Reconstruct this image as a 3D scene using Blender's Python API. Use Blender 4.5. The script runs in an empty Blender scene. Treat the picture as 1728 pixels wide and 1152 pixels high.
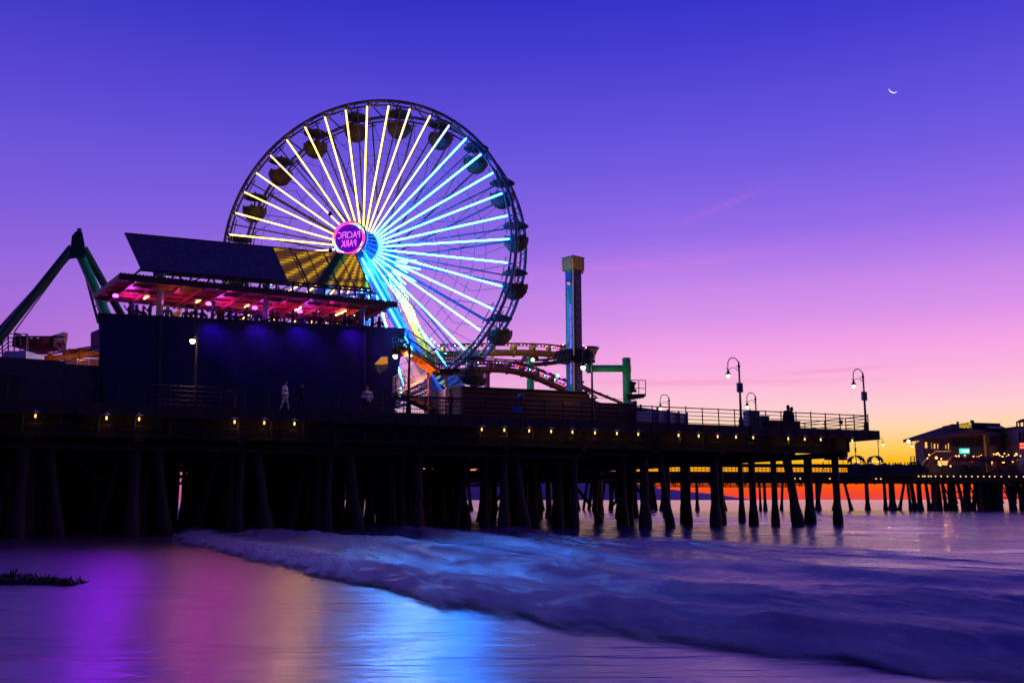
import bpy, math, random
from mathutils import Vector, Matrix, noise
random.seed(7)
R = math.radians
C = bpy.context.scene.collection
SC = bpy.context.scene

# ---------------------------------------------------------------- camera
CAMZ = 1.8; F = 1600.0; TILT = math.atan(267.0 / F)
cd = bpy.data.cameras.new('camera'); cam = bpy.data.objects.new('camera', cd); C.objects.link(cam)
cam.location = (0, 0, CAMZ); cam.rotation_euler = (R(90) + TILT, 0, 0)
cd.sensor_width = 36; cd.lens = 36 * F / 1728; cd.clip_start = 0.1; cd.clip_end = 60000
SC.camera = cam
SC.render.resolution_x = 1024; SC.render.resolution_y = 682
SC.view_settings.view_transform = 'Standard'; SC.view_settings.look = 'None'
SC.view_settings.exposure = 0; SC.view_settings.gamma = 1

def lin(c):
    return tuple(((x/255)/12.92 if x/255 <= .04045 else ((x/255+.055)/1.055)**2.4) for x in c)

# ---------------------------------------------------------------- world: dusk sky gradient by direction
w = bpy.data.worlds.new('World'); SC.world = w; w.use_nodes = True
nt = w.node_tree; N = nt.nodes; L = nt.links; N.clear()
def node(tp, **k):
    n = N.new(tp)
    for a, b in k.items(): setattr(n, a, b)
    return n
def mth(op, a, b=None, c=None, clamp=False):
    n = N.new('ShaderNodeMath'); n.operation = op; n.use_clamp = clamp
    for i, v in enumerate((a, b, c)):
        if v is None: continue
        if isinstance(v, (int, float)): n.inputs[i].default_value = v
        else: L.new(v, n.inputs[i])
    return n.outputs[0]
def wramp(stops, fac):
    n = N.new('ShaderNodeValToRGB'); L.new(fac, n.inputs[0]); e = n.color_ramp.elements
    n.color_ramp.interpolation = 'LINEAR'
    while len(e) > 1: e.remove(e[-1])
    for i, (p, c) in enumerate(stops):
        el = e[0] if i == 0 else e.new(p)
        el.position = p; el.color = (*lin(c), 1)
    return n.outputs[0]
tc = node('ShaderNodeTexCoord'); sep = node('ShaderNodeSeparateXYZ'); L.new(tc.outputs['Generated'], sep.inputs[0])
X_, Y_, Z_ = sep.outputs
zz = mth('MULTIPLY', mth('ABSOLUTE', Z_), 1.6, clamp=True)
def st(l): return [(min(1, z*1.6), c) for z, c in l]
right = wramp(st([(0,(226,72,78)),(.006,(245,70,40)),(.014,(255,88,12)),(.024,(255,140,8)),(.037,(255,186,22)),(.05,(255,204,95)),
    (.07,(255,214,172)),(.09,(255,205,210)),(.118,(252,184,222)),(.15,(246,164,230)),(.185,(216,146,234)),(.211,(202,138,234)),
    (.24,(176,122,234)),(.272,(149,108,232)),(.33,(116,92,226)),(.386,(94,78,219)),(.44,(72,62,209)),(.49,(52,50,199)),(.62,(22,20,140))]), zz)
left = wramp(st([(0,(180,90,160)),(.05,(206,116,196)),(.118,(188,116,210)),(.15,(172,110,214)),(.211,(152,104,220)),(.272,(124,92,219)),
    (.33,(106,84,217)),(.386,(88,70,209)),(.44,(68,60,201)),(.49,(48,48,190)),(.62,(22,20,120))]), zz)
az = mth('ARCTAN2', X_, Y_)       # 0 straight ahead, + to the right
fa = mth('ADD', mth('MULTIPLY', az, 1/(R(9)+R(30))), R(30)/(R(9)+R(30)), clamp=True)
mix = node('ShaderNodeMix', data_type='RGBA'); L.new(fa, mix.inputs[0]); L.new(left, mix.inputs[6]); L.new(right, mix.inputs[7])
# faint pink streaks of cirrus
def streak(axx, azz, ln, th, slope, amp):
    dx = mth('SUBTRACT', az, axx); dz = mth('SUBTRACT', mth('SUBTRACT', Z_, azz), mth('MULTIPLY', dx, slope))
    nz = node('ShaderNodeTexNoise'); nz.inputs['Scale'].default_value = 9; nz.inputs['Detail'].default_value = 5
    mp = node('ShaderNodeMapping'); mp.inputs['Scale'].default_value = (1, 1, 7); L.new(tc.outputs['Generated'], mp.inputs[0]); L.new(mp.outputs[0], nz.inputs[0])
    dz = mth('ADD', dz, mth('MULTIPLY', mth('SUBTRACT', nz.outputs[0], .5), th*2.2))
    a = mth('MULTIPLY', dx, 1/ln); b = mth('MULTIPLY', dz, 1/th)
    g = mth('EXPONENT', mth('MULTIPLY', mth('ADD', mth('MULTIPLY', a, a), mth('MULTIPLY', b, b)), -1))
    return mth('MULTIPLY', mth('MULTIPLY', g, amp), nz.outputs[0])
zs = lambda py: math.sin(TILT + math.atan((576-py)/F))
def sadd(cur, fac, col):
    m = node('ShaderNodeMix', data_type='RGBA'); L.new(fac, m.inputs[0]); L.new(cur, m.inputs[6]); m.inputs[7].default_value = (*lin(col), 1); return m.outputs[2]
cur = mix.outputs[2]
cur = sadd(cur, streak(.222, zs(362), .045, .004, .33, .7), (178,104,222))
cur = sadd(cur, streak(.20, zs(648), .13, .0028, -.02, .55), (240,125,180))
cur = sadd(cur, streak(.33, zs(636), .06, .0022, .03, .6), (235,130,185))
cur = sadd(cur, streak(-.25, zs(290), .12, .005, .02, .5), (120,85,215))
cur = sadd(cur, streak(.12, zs(455), .16, .008, .05, .5), (215,130,225))
# the eastern sky behind the beach is already dark
bk = mth('MULTIPLY', mth('SUBTRACT', .25, Y_), 1.1, clamp=True)
m2 = node('ShaderNodeMix', data_type='RGBA'); L.new(bk, m2.inputs[0]); L.new(cur, m2.inputs[6]); m2.inputs[7].default_value = (.020, .015, .12, 1)
bg = node('ShaderNodeBackground'); bg.inputs[1].default_value = 1.0; L.new(m2.outputs[2], bg.inputs[0])
wo = node('ShaderNodeOutputWorld'); L.new(bg.outputs[0], wo.inputs[0])
# the last afterglow, low over the sea on the right
sl = bpy.data.lights.new('sun', 'SUN'); sl.energy = 0.03; sl.angle = R(35); sl.color = (1, .5, .25)
sun = bpy.data.objects.new('sun', sl); C.objects.link(sun)
sun.rotation_euler = Vector((-math.sin(R(20)), -math.cos(R(20)), -math.sin(R(2)))).to_track_quat('-Z', 'Y').to_euler()

# ---------------------------------------------------------------- projection helpers: a sight line turned into a point at a real distance
def ray(px, py):
    x = (px-864)/F; y = (576-py)/F
    return Vector((x, math.cos(TILT)-y*math.sin(TILT), math.sin(TILT)+y*math.cos(TILT)))
def at(px, py, Y):
    d = ray(px, py); k = Y/d.y; return Vector((d.x*k, Y, CAMZ+d.z*k))
def at_z(px, py, z):
    d = ray(px, py); k = (z-CAMZ)/d.z; return Vector((d.x*k, d.y*k, z))
# pier frame: CO = near right corner of the deck, U along the front edge, NN away from the beach-goer
CO = Vector((25.35, 66.0, 0)); U = Vector((.923, .385, 0)).normalized(); NN = Vector((-U.y, U.x, 0)); DZ = 6.5
ANG = math.atan2(U.y, U.x)
def P(s, t, z): return CO + U*s + NN*t + Vector((0, 0, z))
def pt(px, py, t):
    d = ray(px, py); k = (CO.dot(NN)+t)/d.dot(NN); return Vector((d.x*k, d.y*k, CAMZ+d.z*k))
def ptz(px, t, z):
    """point over plane t at picture column px, at height z"""
    p = pt(px, 700, t)
    for _ in range(4):
        d = p-Vector((0, 0, CAMZ)); depth = d.y*math.cos(TILT)+(z-CAMZ)*math.sin(TILT)
        X = (px-864)/F*depth
        base = CO+NN*t; s = (X-base.x)/U.x; p = base+U*s
        p = Vector((p.x, p.y, z))
    return p

# ---------------------------------------------------------------- mesh builder
class MB:
    def __init__(s): s.v = []; s.f = []; s.m = []
    def add(s, vs, fs, mi=0):
        o = len(s.v); s.v += [tuple(v) for v in vs]; s.f += [tuple(i+o for i in f) for f in fs]; s.m += [mi]*len(fs); return s
    def box(s, c, size, ang=0, mi=0, mat=None):
        c = Vector(c); M = mat or Matrix.Rotation(ang, 3, 'Z')
        vs = [c+M@Vector((x*size[0]/2, y*size[1]/2, z*size[2]/2)) for x in (-1,1) for y in (-1,1) for z in (-1,1)]
        return s.add(vs, [(0,1,3,2),(4,6,7,5),(0,4,5,1),(2,3,7,6),(0,2,6,4),(1,5,7,3)], mi)
    def hull(s, a, b, mi=0):
        """prism between two matching rings"""
        n = len(a); vs = list(a)+list(b)
        return s.add(vs, [tuple(range(n)), tuple(range(2*n-1, n-1, -1))]+[(i, i+n, (i+1)%n+n, (i+1)%n) for i in range(n)], mi)
    def slab(s, pts, off, mi=0):
        off = Vector(off); return s.hull([Vector(p) for p in pts], [Vector(p)+off for p in pts], mi)
    def bar(s, a, b, w, h=None, mi=0, up=(0,0,1)):
        a = Vector(a); b = Vector(b); h = h or w; d = (b-a).normalized()
        x = d.cross(Vector(up));
        if x.length < 1e-3: x = d.cross(Vector((1, 0, 0)))
        x.normalize(); y = x.cross(d)
        q = [x*w/2+y*h/2, -x*w/2+y*h/2, -x*w/2-y*h/2, x*w/2-y*h/2]
        return s.hull([a+k for k in q], [b+k for k in q], mi)
    def tube(s, pts, r, n=8, mi=0, closed=False, cap=True):
        pts = [Vector(p) for p in pts]; rs = r if isinstance(r, (list, tuple)) else [r]*len(pts)
        vs = []; fs = []; m = len(pts); ref = None
        for i, p in enumerate(pts):
            if closed: d = pts[(i+1) % m]-pts[i-1]
            else: d = pts[min(i+1, m-1)]-pts[max(i-1, 0)]
            d.normalize()
            if ref is None:
                ref = d.cross(Vector((0, 0, 1)))
                if ref.length < .2: ref = d.cross(Vector((0, 1, 0)))
            x = (ref-d*ref.dot(d)).normalized(); ref = x; y = d.cross(x)
            for k in range(n):
                a = 2*math.pi*k/n; vs.append(p+(x*math.cos(a)+y*math.sin(a))*rs[i])
        for i in range(m if closed else m-1):
            j = (i+1) % m
            for k in range(n): fs.append((i*n+k, i*n+(k+1) % n, j*n+(k+1) % n, j*n+k))
        if cap and not closed: fs += [tuple(range(n-1, -1, -1)), tuple(range((m-1)*n, m*n))]
        return s.add(vs, fs, mi)
    def lathe(s, c, prof, n=16, mi=0, ax=None):
        c = Vector(c); ax = Vector(ax or (0, 0, 1)).normalized()
        x = ax.cross(Vector((0, 1, 0)));
        if x.length < .1: x = ax.cross(Vector((1, 0, 0)))
        x.normalize(); y = ax.cross(x); vs = []; fs = []
        for (r, z) in prof:
            for k in range(n):
                a = 2*math.pi*k/n; vs.append(c+ax*z+(x*math.cos(a)+y*math.sin(a))*max(r, 1e-4))
        for i in range(len(prof)-1):
            for k in range(n): fs.append((i*n+k, i*n+(k+1) % n, (i+1)*n+(k+1) % n, (i+1)*n+k))
        fs += [tuple(range(n-1, -1, -1)), tuple(range((len(prof)-1)*n, len(prof)*n))]
        return s.add(vs, fs, mi)
    def ball(s, c, r, mi=0, n=8, sz=1):
        return s.lathe(c, [(r*math.sin(math.pi*i/n), -r*sz*math.cos(math.pi*i/n)) for i in range(n+1)], n=max(6, n), mi=mi)
    def build(s, name, mats, parent=None, smooth=False):
        me = bpy.data.meshes.new(name); 
        org = parent.matrix_world.translation.copy() if False else Vector((0, 0, 0))
        me.from_pydata(s.v, [], s.f); me.update()
        import bmesh
        bm = bmesh.new(); bm.from_mesh(me); bmesh.ops.recalc_face_normals(bm, faces=bm.faces)
        bm.to_mesh(me); bm.free()
        if not isinstance(mats, (list, tuple)): mats = [mats]
        for m in mats: me.materials.append(m)
        me.polygons.foreach_set('material_index', s.m)
        if smooth: me.polygons.foreach_set('use_smooth', [True]*len(me.polygons))
        o = bpy.data.objects.new(name, me); C.objects.link(o)
        if parent:
            o.parent = parent
            r = parent
            while r.parent: r = r.parent
            if r.get('worldgeo'):                      # parts modelled in world space: shift into the thing's frame
                me.transform(Matrix.Translation(-Vector(r['worldgeo'])))
        return o
def thing(name, label, cat, loc=(0,0,0), rz=0, group=None, world=False):
    o = bpy.data.objects.new(name, None); C.objects.link(o); o.location = loc; o.rotation_euler = (0, 0, rz)
    o.empty_display_size = .3
    tag(o, label, cat, group)
    if world: o['worldgeo'] = list(loc)
    return o
def tag(o, label=None, cat=None, group=None, kind=None):
    if label: o['label'] = label
    if cat: o['category'] = cat
    if group: o['group'] = group
    if kind: o['kind'] = kind
    return o
def copy_tree(o, parent=None):
    c = o.copy(); C.objects.link(c); c.parent = parent
    for ch in KIDS.get(o.name, list(o.children)): copy_tree(ch, c)
    return c
KIDS = {}
ORD = ['first','second','third','fourth','fifth','sixth','seventh','eighth','ninth','tenth','eleventh','twelfth','thirteenth','fourteenth',
 'fifteenth','sixteenth','seventeenth','eighteenth','nineteenth','twentieth','twenty-first','twenty-second','twenty-third','twenty-fourth','twenty-fifth','twenty-sixth','twenty-seventh','twenty-eighth','twenty-ninth','thirtieth','thirty-first','thirty-second','thirty-third','thirty-fourth','thirty-fifth','thirty-sixth','thirty-seventh','thirty-eighth','thirty-ninth','fortieth']

# ---------------------------------------------------------------- materials
def mat(name, col, rough=.6, metal=0, vary=.25, scale=3, bump=0, bscale=12, stretch=(1,1,1), spec=.5, col2=None):
    m = bpy.data.materials.new(name); m.use_nodes = True; t = m.node_tree; b = t.nodes['Principled BSDF']
    tcn = t.nodes.new('ShaderNodeTexCoord'); mp = t.nodes.new('ShaderNodeMapping'); mp.inputs['Scale'].default_value = stretch
    t.links.new(tcn.outputs['Object'], mp.inputs[0])
    nz = t.nodes.new('ShaderNodeTexNoise'); nz.inputs['Scale'].default_value = scale; nz.inputs['Detail'].default_value = 6
    t.links.new(mp.outputs[0], nz.inputs[0])
    rp = t.nodes.new('ShaderNodeValToRGB'); t.links.new(nz.outputs[0], rp.inputs[0])
    a = col2 or tuple(c*(1-vary) for c in col); rp.color_ramp.elements[0].position = .3; rp.color_ramp.elements[1].position = .7
    rp.color_ramp.elements[0].color = (*a, 1); rp.color_ramp.elements[1].color = (*[min(1, c*(1+vary*.6)) for c in col], 1)
    t.links.new(rp.outputs[0], b.inputs['Base Color'])
    b.inputs['Roughness'].default_value = rough; b.inputs['Metallic'].default_value = metal; b.inputs['Specular IOR Level'].default_value = spec
    if bump:
        n2 = t.nodes.new('ShaderNodeTexNoise'); n2.inputs['Scale'].default_value = bscale; n2.inputs['Detail'].default_value = 5; t.links.new(mp.outputs[0], n2.inputs[0])
        bp = t.nodes.new('ShaderNodeBump'); bp.inputs['Strength'].default_value = bump; bp.inputs['Distance'].default_value = .05
        t.links.new(n2.outputs[0], bp.inputs['Height']); t.links.new(bp.outputs[0], b.inputs['Normal'])
    return m
def emis(name, col, s, base=(.05,.05,.05)):
    m = bpy.data.materials.new(name); m.use_nodes = True; b = m.node_tree.nodes['Principled BSDF']
    b.inputs['Base Color'].default_value = (*base, 1); b.inputs['Emission Color'].default_value = (*col, 1); b.inputs['Emission Strength'].default_value = s
    return m
M = dict(
 timber=mat('dark_timber', (.022,.016,.015), .8, bump=.6, stretch=(1,1,.3)),
 fascia=mat('deck_fascia', (.045,.034,.032), .7, bump=.3),
 deck=mat('deck_planks', (.08,.065,.055), .75, bump=.3),
 pile=mat('piling_timber', (.03,.024,.026), .7, bump=.9, bscale=7, stretch=(1,1,.25)),
 iron=mat('black_iron', (.02,.019,.022), .45, .3),
 rail=mat('rail_steel', (.07,.06,.065), .45, .5),
 wheelst=mat('wheel_steel', (.12,.12,.17), .4, .5),
 legblue=mat('blue_leg_paint', (.12,.42,.85), .35),
 legyel=mat('yellow_lit_leg', (.75,.72,.08), .35),  # yellow light falling on the far leg is put into this colour
 green=mat('green_paint', (.02,.48,.12), .35, vary=.15),
 dgreen=mat('dark_green_paint', (.02,.09,.05), .3, vary=.2),
 orange=mat('orange_track_paint', (.85,.33,.02), .35),
 redbr=mat('red_brown_track_paint', (.22,.05,.03), .4),
 red=mat('red_paint', (.45,.03,.04), .4),
 blue=mat('blue_paint', (.03,.12,.5), .4),
 white=mat('white_paint', (.7,.68,.72), .5),
 lav=mat('pale_panel', (.42,.42,.55), .5),
 brown=mat('brown_boards', (.12,.05,.045), .75, bump=.3, stretch=(1,1,5), scale=2),
 annex=mat('blue_render', (.035,.035,.09), .7),
 navy=mat('navy_metal', (.03,.03,.10), .4, .2),
 yellow=mat('yellow_paint', (.75,.45,.02), .5),
 teal=mat('teal_paint', (.02,.42,.46), .4),
 purple=mat('purple_paint', (.09,.04,.20), .5),
 window=mat('pale_window_panel', (.45,.40,.55), .3),
 steelcol=mat('grey_column_steel', (.35,.33,.38), .4, .3),
 ceil=mat('red_ceiling_steel', (.36,.07,.06), .4, vary=.15),
 roofed=mat('roof_edge_steel', (.06,.02,.025), .5),
 kelp=mat('kelp', (.012,.012,.006), .5, bump=.8),
 hill=mat('haze_tinted_hillside', (.62,.34,.50), .95, vary=.1),  # distance haze is put into this pale mauve base colour
 skin=mat('skin', (.28,.15,.10), .6, vary=.1), hair=mat('hair', (.015,.01,.01), .6),
 slate=mat('slate_panel', (.13,.11,.20), .45, .2), dimlav=mat('dim_mauve_panel', (.12,.09,.17), .4), shirtw=mat('white_cloth', (.9,.85,.88), .8), clothd=mat('dark_cloth', (.02,.02,.035), .9), clothp=mat('pale_cloth', (.75,.70,.75), .85),
 clothb=mat('blue_cloth', (.04,.05,.16), .9), clothr=mat('red_cloth', (.20,.03,.04), .9),
 roof=mat('brown_shingle', (.10,.05,.04), .8, bump=.5, bscale=20), wallp=mat('mauve_boards', (.10,.05,.075), .8, bump=.3, stretch=(4,4,1)),
 glass=mat('dark_glass', (.03,.02,.06), .12, vary=.1),
 canvas=mat('striped_canvas', (.12,.06,.14), .8),
 cy=emis('cyan_tube', (.0135,.20,1.0), 72), cyd=emis('pale_blue_tube', (.25,.55,1.0), 7), ye=emis('warm_yellow_tube', (1.0,.56,.09), 7), pk=emis('pinkish_tube', (1.0,.55,.22), 5),
 warm=emis('warm_bulb', (1,.48,.09), 2.4), globe=emis('sodium_globe', (1,.66,.22), 14), globe2=emis('pale_globe', (1,.86,.50), 2.2),
 mag=emis('magenta_bulb', (1,.05,.5), 6), viol=emis('violet_bulb', (.35,.03,1), 7), violet=emis('violet_flood', (.40,.05,1.0), 9), redb=emis('red_bulb', (1,.03,.02), 9),
 orb=emis('orange_bulb', (1,.3,.05), 6), cyb=emis('cyan_bulb', (.1,.8,1), 6), whb=emis('white_bulb', (1,.85,.9), 5),
 cyb2=emis('dim_cyan_led', (.1,.8,1), .5), viol2=emis('dim_violet_led', (.35,.1,1), 1.5), gold2=emis('edge_glow', (1,.6,.05), .18, (.6,.4,.05)), farbulb=emis('far_amber_bulb', (1,.62,.22), 1.6), disc=emis('violet_disc', (.12,.0,.55), .75), neon=emis('neon_letters', (.85,.12,.8), 1.5), gold=emis('gold_neon', (1,.62,.05), .9),
 tealn=emis('teal_neon', (.02,.85,.55), 1.1), redn=emis('red_neon', (1,.12,.08), 2.5), wallwarm=emis('lit_window', (1,.45,.12), 1.3), fluo=emis('orange_white_tube', (1,.40,.14), 8),
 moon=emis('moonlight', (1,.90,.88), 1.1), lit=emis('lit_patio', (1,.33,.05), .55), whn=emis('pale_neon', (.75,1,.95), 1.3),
)
def stripes(name, c1, c2, freq, ax, rough=.45, diag=False):
    m = mat(name, c1, rough); t = m.node_tree; b = t.nodes['Principled BSDF']
    tcn = t.nodes.new('ShaderNodeTexCoord'); mp = t.nodes.new('ShaderNodeMapping'); mp.inputs['Rotation'].default_value = ax
    t.links.new(tcn.outputs['Object'], mp.inputs[0])
    wv = t.nodes.new('ShaderNodeTexWave'); wv.wave_profile = 'SAW'; wv.inputs['Scale'].default_value = freq; wv.inputs['Distortion'].default_value = .15; t.links.new(mp.outputs[0], wv.inputs[0])
    bp = t.nodes.new('ShaderNodeBump'); bp.inputs['Strength'].default_value = 1; bp.inputs['Distance'].default_value = .14
    t.links.new(wv.outputs['Fac'], bp.inputs['Height']); t.links.new(bp.outputs[0], b.inputs['Normal'])
    return m
M['wall'] = stripes('navy_ribbed_wall', (.034,.022,.20), None, 1.6, (0, R(40), 0), .42)
M['gon_yellow'] = mat('gondola_olive_paint', (.035,.028,.01), .6); M['gon_red'] = mat('gondola_dark_red_paint', (.045,.014,.012), .6); M['gon_dark'] = mat('gondola_canopy_paint', (.035,.04,.045), .6)
M['shed'] = stripes('corrugated_pale_blue', (.5,.52,.75), None, 3.0, (0, 0, ANG), .5)

# ---------------------------------------------------------------- water and beach
FL = [(-120,190),(-60,130),(-30,80),(-20.5,58)]
for px, py in [(300,912),(380,932),(450,948),(600,982),(750,1012),(864,1034),(1000,1058),(1150,1080),(1300,1095),(1500,1112),(1728,1132)]:
    q = at_z(px, py, .05); FL.append((q.x, q.y))
FL += [(7.5,8.4),(12,6),(40,2),(400,-60)]
FL.sort()
def yf(x):
    if x <= FL[0][0]: return FL[0][1]
    for (a, b), (c, d) in zip(FL, FL[1:]):
        if x <= c: return b+(d-b)*(x-a)/(c-a)
    return FL[-1][1]
import numpy as np
def smooth01(a, b, x):
    t = np.clip((x-a)/(b-a), 0, 1); return t*t*(3-2*t)
NV = noise.noise
def smooth_(a, b, x):
    t = max(0, min(1, (x-a)/(b-a))); return t*t*(3-2*t)
def build_sea():
    xs = np.concatenate([np.linspace(-400,-62,14), np.linspace(-60,-26,36), np.linspace(-25.5,-9,150), np.linspace(-8.9,16,520), np.linspace(16.3,60,130), np.linspace(62,400,30)])
    ds = np.concatenate([np.linspace(-.9, 6, 190), np.linspace(6.06, 30, 170), np.linspace(30.5, 90, 60), np.geomspace(92, 1200, 60)])
    V = []; foam = []; edge = []; SL = {}; acc = 0; px_ = None
    for x in xs:
        if px_ is not None: acc += math.hypot(x-px_, yf(x)-yf(px_))
        SL[x] = acc; px_ = x
    for x in xs:
        y0 = yf(x); sl = (yf(x+1)-yf(x-1))/2; ca = 1/math.sqrt(1+sl*sl)
        wob = (NV(Vector((x*.35, y0*.35, 3)))*.6+NV(Vector((x*1.3, y0*1.3, 9)))*.28)
        c2 = 5.6+NV(Vector((x*.12, 4, 1)))*1.6; c3 = 12+NV(Vector((x*.07, 9, 1)))*3
        for d in ds:
            Y = y0 + d + wob*max(0, 1-abs(d)/6)/ca
            dd = d*ca
            # soft churned strands of foam drawn out down the bore
            sc_ = SL[x]; n1 = NV(Vector((sc_*.22, dd*.35, 0))); n2 = NV(Vector((sc_*.55+dd*.3, dd*1.1, 5))); n3 = NV(Vector((sc_*1.5+dd, dd*2.6, 8))); n4 = NV(Vector((sc_*5+dd*2, dd*5, 2)))
            rise = max(0, 1-math.exp(-(max(0, dd+.6)/.8)**1.6))
            lump = .055*n2+.040*n3+.016*n4
            b1 = rise*(.07+.22*math.exp(-((dd-1.2)/1.3)**2)*(1+.45*n1)+lump*math.exp(-max(0, dd-1)/4))
            b2 = (.27*(1+.35*n1)+.8*lump)*math.exp(-((dd-c2)/(1.2 if dd < c2 else 2.6))**2)
            b3 = (.26+.1*n2)*math.exp(-((dd-c3)/(1.2 if dd < c3 else 3))**2)
            b4 = .20*math.exp(-((dd-22-2*n1)/2.5)**2)
            sw = .26*NV(Vector((x*.035, Y*.105, 7)))*smooth_(12, 34, dd)+.16*NV(Vector((x*.10, Y*.30, 3)))*smooth_(8, 30, dd)
            z = sw+b1+b2+b3+b4+rise*(.015*n2+.008*n3)*max(0, 1-dd/40)+.05*NV(Vector((x*.13, Y*.45, 2)))*min(1, max(0, dd)/20)
            z *= 1/(1+(max(0, dd-90)/60)**2)
            V.append((x, Y, z+.004))
            f = 1.1*math.exp(-((dd-.4)/2.3)**2)+.8*math.exp(-((dd-c2+.5)/1.8)**2)+.55*math.exp(-((dd-c3)/3)**2)+.25*math.exp(-((dd-20)/5)**2)
            foam.append(max(0, min(1, f+.5*n2*min(1, f*2)+.25*n3*f)))
            edge.append(dd+.9*ca+.3*n2+.3*n3)
    nx, nd = len(xs), len(ds)
    F_ = [(i*nd+j, (i+1)*nd+j, (i+1)*nd+j+1, i*nd+j+1) for i in range(nx-1) for j in range(nd-1)]
    me = bpy.data.meshes.new('sea'); me.from_pydata(V, [], F_); me.update()
    at_ = me.attributes.new('foam', 'FLOAT', 'POINT'); at_.data.foreach_set('value', foam)
    at_ = me.attributes.new('edge', 'FLOAT', 'POINT'); at_.data.foreach_set('value', edge)
    me.polygons.foreach_set('use_smooth', [True]*len(me.polygons))
    o = bpy.data.objects.new('sea', me); C.objects.link(o); tag(o, kind='structure')
    mb = MB(); mb.add([(-40000,130,-.25),(40000,130,-.25),(40000,45000,-.25),(-40000,45000,-.25)], [(0,1,2,3)])
    f = mb.build('ocean', M_sea()); tag(f, kind='structure')
    for nm, v in (('foam', 0), ('edge', 9)): at_ = f.data.attributes.new(nm, 'FLOAT', 'POINT'); at_.data.foreach_set('value', [v]*4)
    me.materials.append(M_sea())
_sea = []
def M_sea():
    if _sea: return _sea[0]
    m = bpy.data.materials.new('sea_water'); m.use_nodes = True; t = m.node_tree; b = t.nodes['Principled BSDF']; n = t.nodes; l = t.links
    a = n.new('ShaderNodeAttribute'); a.attribute_name = 'foam'
    ed = n.new('ShaderNodeAttribute'); ed.attribute_name = 'edge'
    g = n.new('ShaderNodeNewGeometry')
    def nz(scale, st, det=5, rough=.55, rot=0):
        mp = n.new('ShaderNodeMapping'); mp.vector_type = 'TEXTURE' if rot else 'POINT'; mp.inputs['Scale'].default_value = st; mp.inputs['Rotation'].default_value = (0,0,rot); l.new(g.outputs['Position'], mp.inputs[0])
        q = n.new('ShaderNodeTexNoise'); q.inputs['Scale'].default_value = scale; q.inputs['Detail'].default_value = det; q.inputs['Roughness'].default_value = rough; l.new(mp.outputs[0], q.inputs[0]); return q.outputs[0]
    def mm(op, x, y, clamp=False):
        q = n.new('ShaderNodeMath'); q.operation = op; q.use_clamp = clamp
        for i, v in enumerate((x, y)):
            if isinstance(v, (int, float)): q.inputs[i].default_value = v
            else: l.new(v, q.inputs[i])
        return q.outputs[0]
    fine = nz(3.0, (3.2,.9,1), 6, .62, R(-52)); veil = nz(.8, (.5,1.2,1), 5)
    fz2 = nz(8.0, (1.0,1.6,1), 8, .78, R(-40))
    fm = mm('MULTIPLY', mm('MULTIPLY', a.outputs['Fac'], mm('SUBTRACT', mm('MULTIPLY', fz2, 2.2), .15)), mm('ADD', mm('MULTIPLY', fine, 2.3), mm('SUBTRACT', mm('MULTIPLY', veil, 1.5), .9)), True)
    rp = n.new('ShaderNodeValToRGB'); l.new(fm, rp.inputs[0]); e = rp.color_ramp.elements
    e[0].position = .0; e[0].color = (.035,.032,.24,1); e[1].position = .9; e[1].color = (.38,.30,.46,1)
    l.new(rp.outputs[0], b.inputs['Base Color'])
    l.new(mm('ADD', mm('MULTIPLY', fm, .6), .14), b.inputs['Roughness'])
    b.inputs['IOR'].default_value = 1.95
    h = mm('ADD', mm('MULTIPLY', nz(.9, (.30,1,1), 6), 1.0), mm('MULTIPLY', nz(.22, (.35,1,1), 3), 2.2))
    h = mm('MULTIPLY', h, mm('SUBTRACT', 1.0, mm('MULTIPLY', a.outputs['Fac'], .93, True)))
    fuzz = nz(6.0, (1.0,1.5,1), 8, .75, R(-40))
    h = mm('ADD', h, mm('MULTIPLY', mm('ADD', mm('MULTIPLY', fine, .20), mm('MULTIPLY', fuzz, .16)), mm('ADD', a.outputs['Fac'], .12)))
    bp = n.new('ShaderNodeBump'); bp.inputs['Strength'].default_value = 1; bp.inputs['Distance'].default_value = .30; l.new(h, bp.inputs['Height'])
    l.new(bp.outputs[0], b.inputs['Normal'])
    # the leading film of the bore thins out to nothing over the sand
    al = n.new('ShaderNodeMapRange'); al.interpolation_type = 'SMOOTHSTEP'; l.new(mm('ADD', ed.outputs['Fac'], mm('MULTIPLY', mm('SUBTRACT', fine, .5), 1.0)), al.inputs[0]); al.inputs[1].default_value = .05; al.inputs[2].default_value = .9
    l.new(al.outputs[0], b.inputs['Alpha'])
    _sea.append(m); return m
build_sea()
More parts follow.
